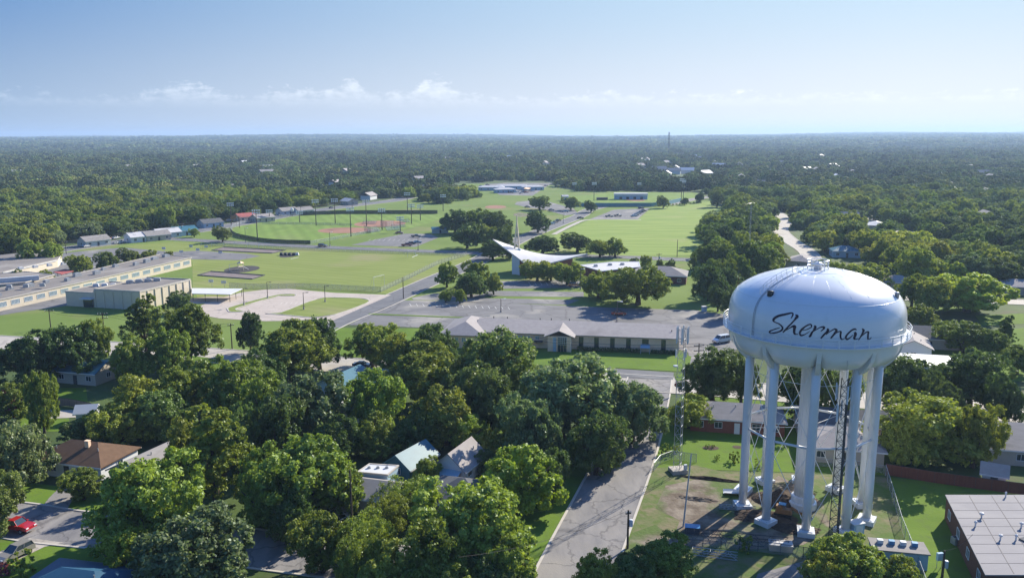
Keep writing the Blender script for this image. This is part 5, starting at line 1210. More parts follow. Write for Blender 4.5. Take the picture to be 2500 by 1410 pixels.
# trash bin, hoops, goals, bleachers, playground
x, y = G(1719, 760); t = thing('waste_bin', 'pale blue and white waste bin at the edge of the big lot', 'bin', (x, y, .06), .2); MB().box((0, 0, .75), (1.3, 1.2, 1.5), taper=1.06).build('body', MAT['siding_blue'], t); MB().box((0, 0, 1.58), (1.5, 1.4, .16)).build('lid', MAT['roof_white'], t)
def hoop(px, pb, pt, label, rz=0):
    x, y = G(px, pb); h_ = W(px, pt, y)[2]; t = thing('basketball_hoop', label, 'basketball hoop', (x, y, 0), rz)
    MB().tube([(0, 0, 0), (0, 0, h_ - .6), (0, -.7, h_ - .3)], .08, 6).build('pole', MAT['galv'], t); MB().box((0, -.8, h_ - .2), (1.8, .06, 1.1)).build('backboard', MAT['roof_white'], t)
    MB().tube([(.23 * math.cos(a * .63), -1.08 + .23 * math.sin(a * .63), h_ - .55) for a in range(10)], .02, 4, closed=True).build('hoop_rim', MAT['orange_paint'], t)
for a in ((549, 705, 686, 'hoop with round white board beyond the white canopy'), (518, 700, 683, 'hoop left of the round white board'), (485, 618, 607, 'hoop at the right end of the asphalt court'), (445, 624, 612, 'hoop with red board in the middle of asphalt court'), (540, 625, 614, 'hoop by the lower court edge'), (468, 605, 599, 'small hoop behind the court'), (505, 606, 600, 'small hoop behind the court near the sand pit'), (402, 614, 604, 'hoop near the school trees')): hoop(*a)
def goal(px, pb, label, w_=7, h_=2.3, rz=0):
    x, y = G(px, pb); t = thing('soccer_goal', label, 'goal', (x, y, 0), rz)
    MB().tube([(-w_ / 2, 0, 0), (-w_ / 2, 0, h_), (w_ / 2, 0, h_), (w_ / 2, 0, 0)], .06, 6).build('goal_frame', MAT['trim_white'], t)
    MB().tube([(-w_ / 2, 0, 0), (-w_ / 2, 1.8, 0), (w_ / 2, 1.8, 0), (w_ / 2, 0, 0)], .04, 5).tube([(-w_ / 2, 1.8, 0), (-w_ / 2, .6, h_), (w_ / 2, .6, h_), (w_ / 2, 1.8, 0)], .03, 5).build('net_frame', MAT['galv'], t)
goal(926, 701, 'tall backstop frame near the lower corner of school field', 6, 4.2, R(60)); goal(1005, 627, 'pale goal frame at the upper right of school field', 5, 3, R(50))
def bleacher(px, pb, L, label, rz, m='galv'):
    x, y = G(px, pb); t = thing('bleacher', label, 'bleacher', (x, y, 0), rz)
    b = MB(); s = MB()
    for k in range(5): b.box((0, .7 * k, .45 + .35 * k), (L, .35, .06)); s.box((0, .7 * k - .3, .2 + .35 * k), (L, .3, .04))
    b.build('bench', MAT[m], t); s.build('footboard', MAT['galv'], t)
    f_ = MB(); 
    for k in range(6):
        xx = -L / 2 + L * k / 5; f_.tube([(xx, 0, 0), (xx, 0, .45), (xx, 2.8, 1.85), (xx, 2.8, 0)], .04, 5)
    f_.build('frame', MAT['dark_steel'], t)
bleacher(962, 562, 9, 'blue grey bleacher nearest the ballfield lot', R(25), 'siding_far_blue'); bleacher(975, 555, 8, 'bleacher between the blue one and the floodlight', R(25)); bleacher(900, 547, 9, 'bleacher behind the farther red infield', R(-10)); bleacher(990, 543, 8, 'bleacher at the back right of the farther infield', R(40)); bleacher(915, 566, 7, 'bleacher at the right end of the near infield', R(30))
for px, pb, l_ in ((905, 567, 'wire backstop at the right end of the near infield'), (945, 553, 'wire backstop in front of the farther infield')): fence('backstop', l_, [(px - 16, pb - 2), (px, pb + 2), (px + 16, pb - 1)], 3.6, 'chain_link', 'dark_steel', 2.5, cat='backstop')
x, y = G(588, 659); t = thing('play_structure', 'small yellow and white play structure on the round dark mat', 'play structure', (x, y, .1), .4)
b = MB(); [b.tube([(s_, u_, 0), (s_, u_, 3.0)], .08, 6) for s_ in (-1, 1) for u_ in (-1, 1)]; b.box((0, 0, 1.4), (2.2, 2.2, .12)); b.build('tower_frame', MAT['brick_school'], t)
MB().box((2.0, 0, .75), (2.6, .7, .1), M4=Matrix.Rotation(R(-32), 3, 'Y').inverted()).build('slide', MAT['roof_white'], t); MB().tube([(-1, 0, 2.6), (-4.5, 0, 2.6)], .06, 6).tube([(-4.5, -1, 0), (-4.5, 0, 2.6), (-4.5, 1, 0)], .06, 6).build('swing_beam', MAT['galv'], t)
MB().lathe([(1.6, 2.9), (.9, 3.3), (.05, 3.7)], 4).build('roof', MAT['brick_tan'], t)
x, y = G(703, 623); t = thing('play_structure', 'low dark play structure with white ends in the school field', 'play structure', (x, y, .1), -.1)
b = MB(); 
for k in range(4): b.box((-3 + 2 * k, 0, .6), (1.4, 2.2, 1.2), taper=.8)
b.build('climber', MAT['trim_dark'], t); MB().box((4.6, -.2, .7), (1.6, 1.2, 1.2), taper=.7).build('slide', MAT['roof_white'], t)
for k, (px, pb) in enumerate(((505, 604), (560, 601), (620, 604))):
    x, y = G(px, pb); t = thing('swing_set', 'thin swing frame over the sand pit, ' + ('left one', 'middle one', 'right one')[k], 'swing', (x, y, 0), R(-10))
    b = MB(); [b.tube([(s_, -1, 0), (s_, 0, 2.6), (s_, 1, 0)], .05, 5) for s_ in (-3, 3)]; b.tube([(-3, 0, 2.6), (3, 0, 2.6)], .05, 5); b.build('frame', MAT['galv'], t)
# utility cabinets, propane tank, dish by the right hand lawn; things in the tower yard
x, y = G(2292, 1385); t = thing('meter_cabinet', 'blue grey meter cabinet on two legs beside the pole', 'cabinet', (x, y, 0), .2); MB().box((0, 0, 1.6), (.8, .4, 1.0)).build('body', MAT['siding_blue'], t); b = MB(); [b.tube([(s_, 0, 0), (s_, 0, 1.1)], .04, 5) for s_ in (-.35, .35)]; b.build('leg', MAT['galv'], t)
x, y = G(2346, 1300, 1.6); t = thing('window_awning', 'small blue grey air conditioner box by the brick wall', 'air conditioner', (x - .6, y, 0), .2); MB().box((0, 0, .5), (.9, .9, 1.0)).build('body', MAT['galv'], t); MB().lathe([(.36, 1.0), (.36, 1.05), (.02, 1.06)], 14).build('fan_grille', MAT['trim_dark'], t)
def mound(px, py, rx, ry, h_, label, m='mud', seed=0, name='dirt_mound'):
    x, y = G(px, py); rr = np.random.default_rng(seed); ph = rr.uniform(0, 6, 12); n = 26; vs = []; fs = []
    for i in range(n + 1):
        for j in range(n + 1):
            u_, v_ = -1 + 2 * i / n, -1 + 2 * j / n; d = math.hypot(u_, v_)
            nzz = sum(math.sin(u_ * (2 + q * 1.7) + ph[q]) * math.cos(v_ * (2.3 + q * 1.5) + ph[q + 5]) / (1 + q * .6) for q in range(5))
            edge = max(0, 1 - d * (1 + .12 * nzz)); z = h_ * (edge ** .8) * (1 + .22 * nzz) - .12
            vs.append((u_ * rx, v_ * ry, z + (rr.uniform(-.08, .08) if z > 0 else 0)))
    for i in range(n):
        for j in range(n): k = i * (n + 1) + j; fs.append((k, k + n + 1, k + n + 2, k + 1))
    o = MB().add(vs, fs).build(name, MAT[m]); o.location = (x, y, .03); o.rotation_euler = (0, 0, R(-15)); tag(o, label, 'dirt mound')
mound(1905, 1222, 4.2, 3.2, 2.1, 'brown earth mound between the left tower legs', seed=1); mound(1925, 1196, 4.5, 2.2, 1.4, 'flatter earth mound behind the left legs', seed=2, m='dirt'); mound(1865, 1262, 5.2, 2.6, 1.1, 'dark wet spoil heap at the foot of the left legs', seed=3)
mound(1740, 1170, 6.5, .8, .5, 'long low trench spoil line running toward the tower', seed=4, name='spoil_ridge'); mound(1940, 1290, 4, 2.2, .7, 'churned dark soil beside the front leg', seed=5); mound(1700, 1218, 4.5, 1.2, .35, 'thin spoil streak across the grass left of the tower', seed=8, m='dirt', name='spoil_ridge')
x, y = G(1912, 1262); t = thing('trench_digger', 'orange and blue trenching machine among the dug soil', 'digger', (x, y, .1), R(-25))
b = MB().box((0, 0, .95), (2.4, 1.1, .7), taper=.85).box((-.6, 0, 1.5), (.9, .9, .5)); b.build('body', MAT['orange_paint'], t)
for s_ in (-.65, .65): MB().tube([(-1.2, s_, .35), (1.2, s_, .35)], .33, 12).box((0, s_, .35), (2.3, .34, .6)).build('crawler_track', MAT['tyre'], t)
MB().box((1.7, 0, 1.3), (1.6, .3, .3), M4=Matrix.Rotation(R(-28), 3, 'Y').inverted()).box((3.0, 0, 1.35), (1.6, .22, .24), M4=Matrix.Rotation(R(35), 3, 'Y').inverted()).build('boom', MAT['orange_paint'], t)
MB().box((3.7, 0, .7), (.6, .7, .6), taper=.6).build('bucket', MAT['dark_steel'], t); MB().box((-.2, 0, 2.0), (1.0, .9, .06)).tube([(-.6, -.4, 1.2), (-.6, -.4, 2.0)], .03, 5).tube([(.25, .4, 1.2), (.25, .4, 2.0)], .03, 5).build('roof', MAT['plastic_blue'], t)
x, y = G(1790, 1206); t = thing('steel_plate', 'curved white steel plate lying on the grass left of the tower', 'steel plate', (x, y, .1), R(-6))
b = MB(); n = 10; vs = []
for o_ in (0, .06):
    for i in range(n + 1):
        a = -1 + 2 * i / n
        for s_ in (-1.5, 1.9): vs.append((a * .75 * (1.25 if s_ > 0 else 1) , s_, .05 + .35 * a * a + o_))
fs = [(2 * i, 2 * i + 1, 2 * i + 3, 2 * i + 2)[::-1] for i in range(n)] + [(22 + 2 * i, 22 + 2 * i + 1, 22 + 2 * i + 3, 22 + 2 * i + 2) for i in range(n)]
vs = [(s[1], s[0], s[2]) for s in vs]; b.add(vs, fs + [(0, 2 * n, 22 + 2 * n, 22), (1, 23, 23 + 2 * n, 1 + 2 * n)]); b.build('plate', MAT['white_paint'], t)
def beam(px0, px1, z, label, m='dark_steel', wdt=.7):
    a, c_ = Vector((*G(*px0), z)), Vector((*G(*px1), z)); d = c_ - a; n_ = max(3, int(d.length / 1.0)); t = thing('steel_truss', label, 'steel truss', (a.x, a.y, z), math.atan2(d.y, d.x))
    b = MB(); L = d.length
    for y0 in (-wdt / 2, wdt / 2):
        for z0 in (0.05, wdt): b.tube([(0, y0, z0), (L, y0, z0)], .055, 5)
    br = MB()
    for k in range(n_):
        x0, x1 = L * k / n_, L * (k + 1) / n_
        for y0 in (-wdt / 2, wdt / 2): br.tube([(x0, y0, .05 if k % 2 else wdt), (x1, y0, wdt if k % 2 else .05)], .035, 4)
        br.tube([(x0, -wdt / 2, wdt), (x0, wdt / 2, wdt)], .03, 4)
    b.build('chord', MAT[m], t); br.build('lacing', MAT[m], t)
beam((1755, 1241), (1845, 1247), .1, 'steel truss section lying under the left tower leg', 'galv', .55)
beam((1690, 1352), (1800, 1366), .1, 'pale ribbed truss section lying below the yard fence', 'galv', .8)
beam((1675, 1312), (1790, 1322), .1, 'dark truss section lying at the left end of the yard', 'dark_steel', 1.1); beam((1800, 1325), (1925, 1336), .1, 'dark truss section lying beside the front legs', 'dark_steel', 1.1)
for k, (px, py, s_) in enumerate(((1905, 1340, (3.0, 1.6, .9)), (1690, 1300, (2.0, 1.2, 1.0)))):
    x, y = G(px, py); t = thing('equipment_crate', ('white crates under the fence before the front leg', 'blue tarpaulin covered crate at the left of the yard')[k], 'crate', (x, y, 0), R(-12)); MB().box((0, 0, s_[2] / 2), s_).build('body', MAT['siding_beige' if not k else 'shingle_dark'], t); MB().box((0, 0, s_[2] + .04), (s_[0] + .1, s_[1] + .1, .08)).build('lid', MAT['roof_silver' if not k else 'plastic_blue'], t)
x, y = G(2088, 1300); t = thing('equipment_cabinet', 'blue and white equipment cabinet beside the right front leg', 'cabinet', (x, y, 0), R(20)); MB().box((0, 0, .8), (1.8, 1.4, 1.6)).build('body', MAT['siding_blue'], t); MB().box((0, 0, 1.65), (2.0, 1.6, .12)).build('roof', MAT['roof_white'], t); MB().box((.0, -.73, .8), (1.2, .05, 1.3)).build('door', MAT['antenna'], t)
x, y = G(2190, 1372); t = thing('equipment_shelter', 'low flat equipment shelter with blue gear at the bottom of the yard', 'shelter', (x, y, 0), R(-12)); MB().box((0, 0, 1.1), (6.5, 3, 2.2)).build('wall', MAT['siding_blue'], t); MB().box((0, 0, 2.3), (6.9, 3.4, .16)).build('roof', MAT['shingle_grey'], t)
for k in range(4): MB().box((-2.2 + 1.4 * k, .3, 2.65), (.7, .6, .5)).build('cooling_unit', MAT['plastic_blue' if k % 2 else 'antenna'], t)
# leaning timber pole left in the yard
p0, p1 = Vector((*G(1668, 1285), 0)), W(1688, 1106, G(1668, 1285)[1] + 3)
t = thing('leaning_pole', 'pale bare timber pole leaning beside the mast', 'pole', p0); MB().tube([(0, 0, 0), p1 - p0], .13, 8, r2=.09).build('timber', MAT['kerb'], t)
p0 = Vector((*G(1540, 1320), 0))
# woodpile
rr = random.Random(5)
for k in range(14):
    x, y = G(835 + rr.uniform(-16, 20), 1262 + rr.uniform(-14, 16)); t = MB().tube([(-1.6, 0, 0), (1.6, 0, rr.uniform(-.2, .4))], .08, 6).build('timber_plank', MAT['kerb']); t.location = (x, y, .3 + rr.uniform(0, .8)); t.rotation_euler = (0, 0, rr.uniform(0, 3)); tag(t, 'loose pale timber in the heap left of the dark pole', 'timber', 'timber heap by the pole')
# guyed mast in the trees at the right, dead pole
x, y = G(1826, 668); t = thing('radio_mast', 'thin white lattice mast among the tree row behind the tank', 'mast', (x, y, 0)); lattice(t, ht(1826, 668, 500), .6, .5, MAT['galv'], 1.5, .03)
x, y = G(2165, 668); h_ = ht(2165, 668, 620); t = thing('utility_pole', 'leaning bare pole in the trees right of the tank top', 'utility pole', (x, y, 0)); MB().tube([(0, 0, 0), (-2, 0, h_)], .2, 8, r2=.12).build('pole', MAT['wood_pole'], t)
# planting ring on the ranch lawn, small shrubs and lawn balls come with the plants below
# ------------------------------------------------------------------ trees
def leaf_mesh(name, cent, nrm, size, tint, matl, rg, elong=1.5):
    """many small leaf-cluster quads"""
    n = len(cent)
    a = rg.normal(size=(n, 3)); a -= nrm * (a * nrm).sum(1, keepdims=True); a /= np.linalg.norm(a, axis=1, keepdims=True) + 1e-9
    b = np.cross(nrm, a)
    s = size[:, None]
    V = np.empty((n, 4, 3), np.float32)
    V[:, 0] = cent + a * s * elong / 2; V[:, 1] = cent + b * s / 2 + nrm * s * .12; V[:, 2] = cent - a * s * elong / 2; V[:, 3] = cent - b * s / 2 + nrm * s * .12
    me = bpy.data.meshes.new(name); me.vertices.add(4 * n); me.vertices.foreach_set('co', V.ravel())
    me.loops.add(4 * n); me.loops.foreach_set('vertex_index', np.arange(4 * n, dtype=np.int32))
    me.polygons.add(n); me.polygons.foreach_set('loop_start', np.arange(0, 4 * n, 4, dtype=np.int32))
    at = me.attributes.new('tint', 'FLOAT', 'FACE'); at.data.foreach_set('value', tint.astype(np.float32))
    me.update(calc_edges=True); me.materials.append(MAT[matl]); return me
def usph(rg, n):
    v = rg.normal(size=(n, 3)); return v / np.linalg.norm(v, axis=1, keepdims=True)
def crown_mesh(name, seed, Wd, Hh, nl, nc, nq, leaf, matl, shape='round', jit=.8, sparse=0.0, lf=1.0):
    """crown: big lobes -> clumps on the lobes -> leaf clusters on the clumps; base of the crown at z = 0"""
    rg = np.random.default_rng(seed); C_, N_, T_, S_ = [], [], [], []
    R0 = Wd / 2
    for i in range(nl):
        # lobe centres spread over the crown volume
        f = (i + .5) / nl
        if shape == 'round': z = .28 + .52 * f; rad = R0 * .64 * math.sqrt(max(.05, 1 - ((z - .42) / .62) ** 2)) * (1.0 if i % 3 else .35)
        elif shape == 'tall': z = .15 + .72 * f; rad = R0 * .52 * (1 - .62 * f) * (1 if i % 3 else .3)
        elif shape == 'flat': z = .30 + .38 * f; rad = R0 * .62 * (1 if i % 4 else .3)
        else: z = .18 + .6 * f; rad = R0 * .6 * (1 - .35 * f) * (1 if i % 3 else .35)
        an = i * 2.399 + rg.uniform(-.4, .4); rad *= rg.uniform(.7, 1.2); z += rg.uniform(-.07, .09)
        lc = np.array([rad * math.cos(an), rad * math.sin(an), z * Hh])
        lr = np.array([1, 1, .80]) * lf * min(R0 * .42, Hh * .33) * rg.uniform(.72, 1.12) * (1.25 if shape == 'flat' and i % 4 == 0 else 1)
        if shape == 'tall': lr = lr * (1 - .45 * f) * np.array([1, 1, 1.25])
        d = usph(rg, nc); keep = d[:, 2] > -.72; d = d[keep]
        cc = lc + d * lr * rg.uniform(.82, 1.12, (len(d), 1))
        for j in range(len(d)):
            cr_ = lr[0] * rg.uniform(.17, .34) * (1 if lf == 1 else 1.25)
            q = int(nq * rg.uniform(.7, 1.2) * (1 - sparse))
            dd = usph(rg, q); dd = dd + d[j] * .55; dd /= np.linalg.norm(dd, axis=1, keepdims=True)
            p = cc[j] + dd * cr_ * rg.uniform(.35, 1.35 if lf == 1 else 1.05, (q, 1)) * np.array([1, 1, .8])
            nn = dd + rg.normal(size=(q, 3)) * jit; nn[:, 2] += .22 if lf == 1 else .05; nn /= np.linalg.norm(nn, axis=1, keepdims=True)
            C_.append(p); N_.append(nn); T_.append(np.clip(rg.uniform(0, 1) * .55 + rg.uniform(0, .5, q), 0, 1)); S_.append(leaf * rg.uniform(.6, 1.35, q))
    C_ = np.concatenate(C_); C_[:, 2] = np.maximum(C_[:, 2], .0 + rg.uniform(0, .4, len(C_)))
    z0, z1 = np.percentile(C_[:, 2], .5), C_[:, 2].max(); C_[:, 2] = (C_[:, 2] - z0) * Hh / (z1 - z0)
    rr_ = np.percentile(np.hypot(C_[:, 0], C_[:, 1]), 97); C_[:, :2] *= R0 / rr_
    return leaf_mesh(name, C_, np.concatenate(N_), np.concatenate(S_), np.concatenate(T_), matl, rg)
def trunk_mesh(name, seed, Hc, Wd, h_):
    """tapered trunk with limbs reaching into a crown of width Wd from height Hc to h_"""
    rg = random.Random(seed); b = MB(); r = Wd * .034 + .06
    p = [Vector((0, 0, -.2)), Vector((rg.uniform(-.1, .1), rg.uniform(-.1, .1), Hc * .5)), Vector((rg.uniform(-.25, .25), rg.uniform(-.25, .25), Hc * 1.05)), Vector((rg.uniform(-.5, .5), rg.uniform(-.5, .5), Hc + (h_ - Hc) * .6))]
    b.tube(p, [r * 1.3, r, r * .85, r * .25], 8)
    for k in range(6):
        a = k * 1.05 + rg.uniform(-.3, .3); q = p[1].lerp(p[2], .6 + .07 * k); e = q + Vector((math.cos(a) * Wd * .34, math.sin(a) * Wd * .34, (h_ - Hc) * rg.uniform(.3, .6)))
        b.tube([q, q.lerp(e, .5) + Vector((0, 0, -.2)), e], [r * .5, r * .33, r * .12], 6)
    me = bpy.data.meshes.new(name); me.from_pydata(b.v, [], b.f); me.update(); me.materials.append(MAT['bark']); me.polygons.foreach_set('use_smooth', [True] * len(me.polygons)); return me
PROTO = {}
def proto(key, n, **k): PROTO[key] = [crown_mesh('crown', 100 + sum(map(ord, key)) * 7 + i, matl=k['m'], **{a: b for a, b in k.items() if a != 'm'}) for i in range(n)]
proto('mid', 3, Wd=12, Hh=10, nl=13, nc=36, nq=75, leaf=.29, m='leaf_mid')
proto('yellow', 2, Wd=12, Hh=10, nl=13, nc=36, nq=72, leaf=.32, m='leaf_yellow')
proto('dark', 2, Wd=12, Hh=10, nl=14, nc=36, nq=75, leaf=.28, m='leaf_dark')
proto('blue', 2, Wd=12, Hh=9, nl=15, nc=36, nq=76, leaf=.29, m='leaf_blue')
proto('tall', 1, Wd=10, Hh=12, nl=15, nc=24, nq=80, leaf=.26, m='leaf_mid', shape='tall', sparse=.1)
proto('feather', 1, Wd=12, Hh=8, nl=14, nc=24, nq=70, leaf=.22, m='leaf_mid', shape='flat', jit=.9)
proto('oak', 2, Wd=14, Hh=8, nl=16, nc=36, nq=73, leaf=.28, m='leaf_mid', shape='flat')
proto('rust', 1, Wd=5, Hh=6, nl=6, nc=16, nq=40, leaf=.3, m='leaf_rust', shape='tall')
proto('red', 1, Wd=6, Hh=4, nl=7, nc=14, nq=40, leaf=.26, m='leaf_red')
proto('shrub', 1, Wd=3, Hh=2, nl=4, nc=10, nq=36, leaf=.16, m='leaf_mid')
proto('far', 4, Wd=12, Hh=8.5, nl=7, nc=22, nq=80, leaf=.42, m='leaf_far', jit=.3, lf=1.3)
TRUNK = [trunk_mesh('trunk', k, 3.2, 12, 12) for k in range(3)]
cnt = [0]
def tree(x, y, wd, h_, sp, label, group=None, name='tree', rz=None, low=.16, cat='tree'):
    k = cnt[0]; cnt[0] += 1; t = thing(name, label, cat, (x, y, terr(x, y)), 0, group); L = PROTO[sp]
    me = L[k % len(L)]
    bw, bh = {'tall': (10, 12), 'oak': (14, 8), 'feather': (12, 8), 'blue': (12, 9), 'rust': (5, 6), 'red': (6, 4), 'shrub': (3, 2), 'far': (12, 8.5)}.get(sp, (12, 10))
    base = h_ * low
    c_ = bpy.data.objects.new('crown', me); C.objects.link(c_); c_.parent = t; c_.location = (0, 0, base); c_.scale = (wd / bw, wd / bw, (h_ - base) / bh); c_.rotation_euler = (0, 0, rz if rz is not None else random.uniform(0, 6.28))
    if sp != 'shrub':
        q = bpy.data.objects.new('trunk', TRUNK[k % 3]); C.objects.link(q); q.parent = t; q.scale = (wd / 12, wd / 12, h_ / 12); q.rotation_euler = (0, 0, random.uniform(0, 6.28))
    return t
PLACED = []                                   # (x, y, radius) so the scattered wood keeps clear
def T(px, pt, wpx, h_, sp, label, **k):
    if pt > 880: k.setdefault('low', .09)
    """tree whose top meets photo pixel (px, pt); crown width in photo pixels"""
    x, y = G(px, pt + 2, h_); wd = wpx / F * depth(x, y, h_ * .6)
    PLACED.append((x, y, wd / 2)); return tree(x, y, wd, h_, sp, label, **k)
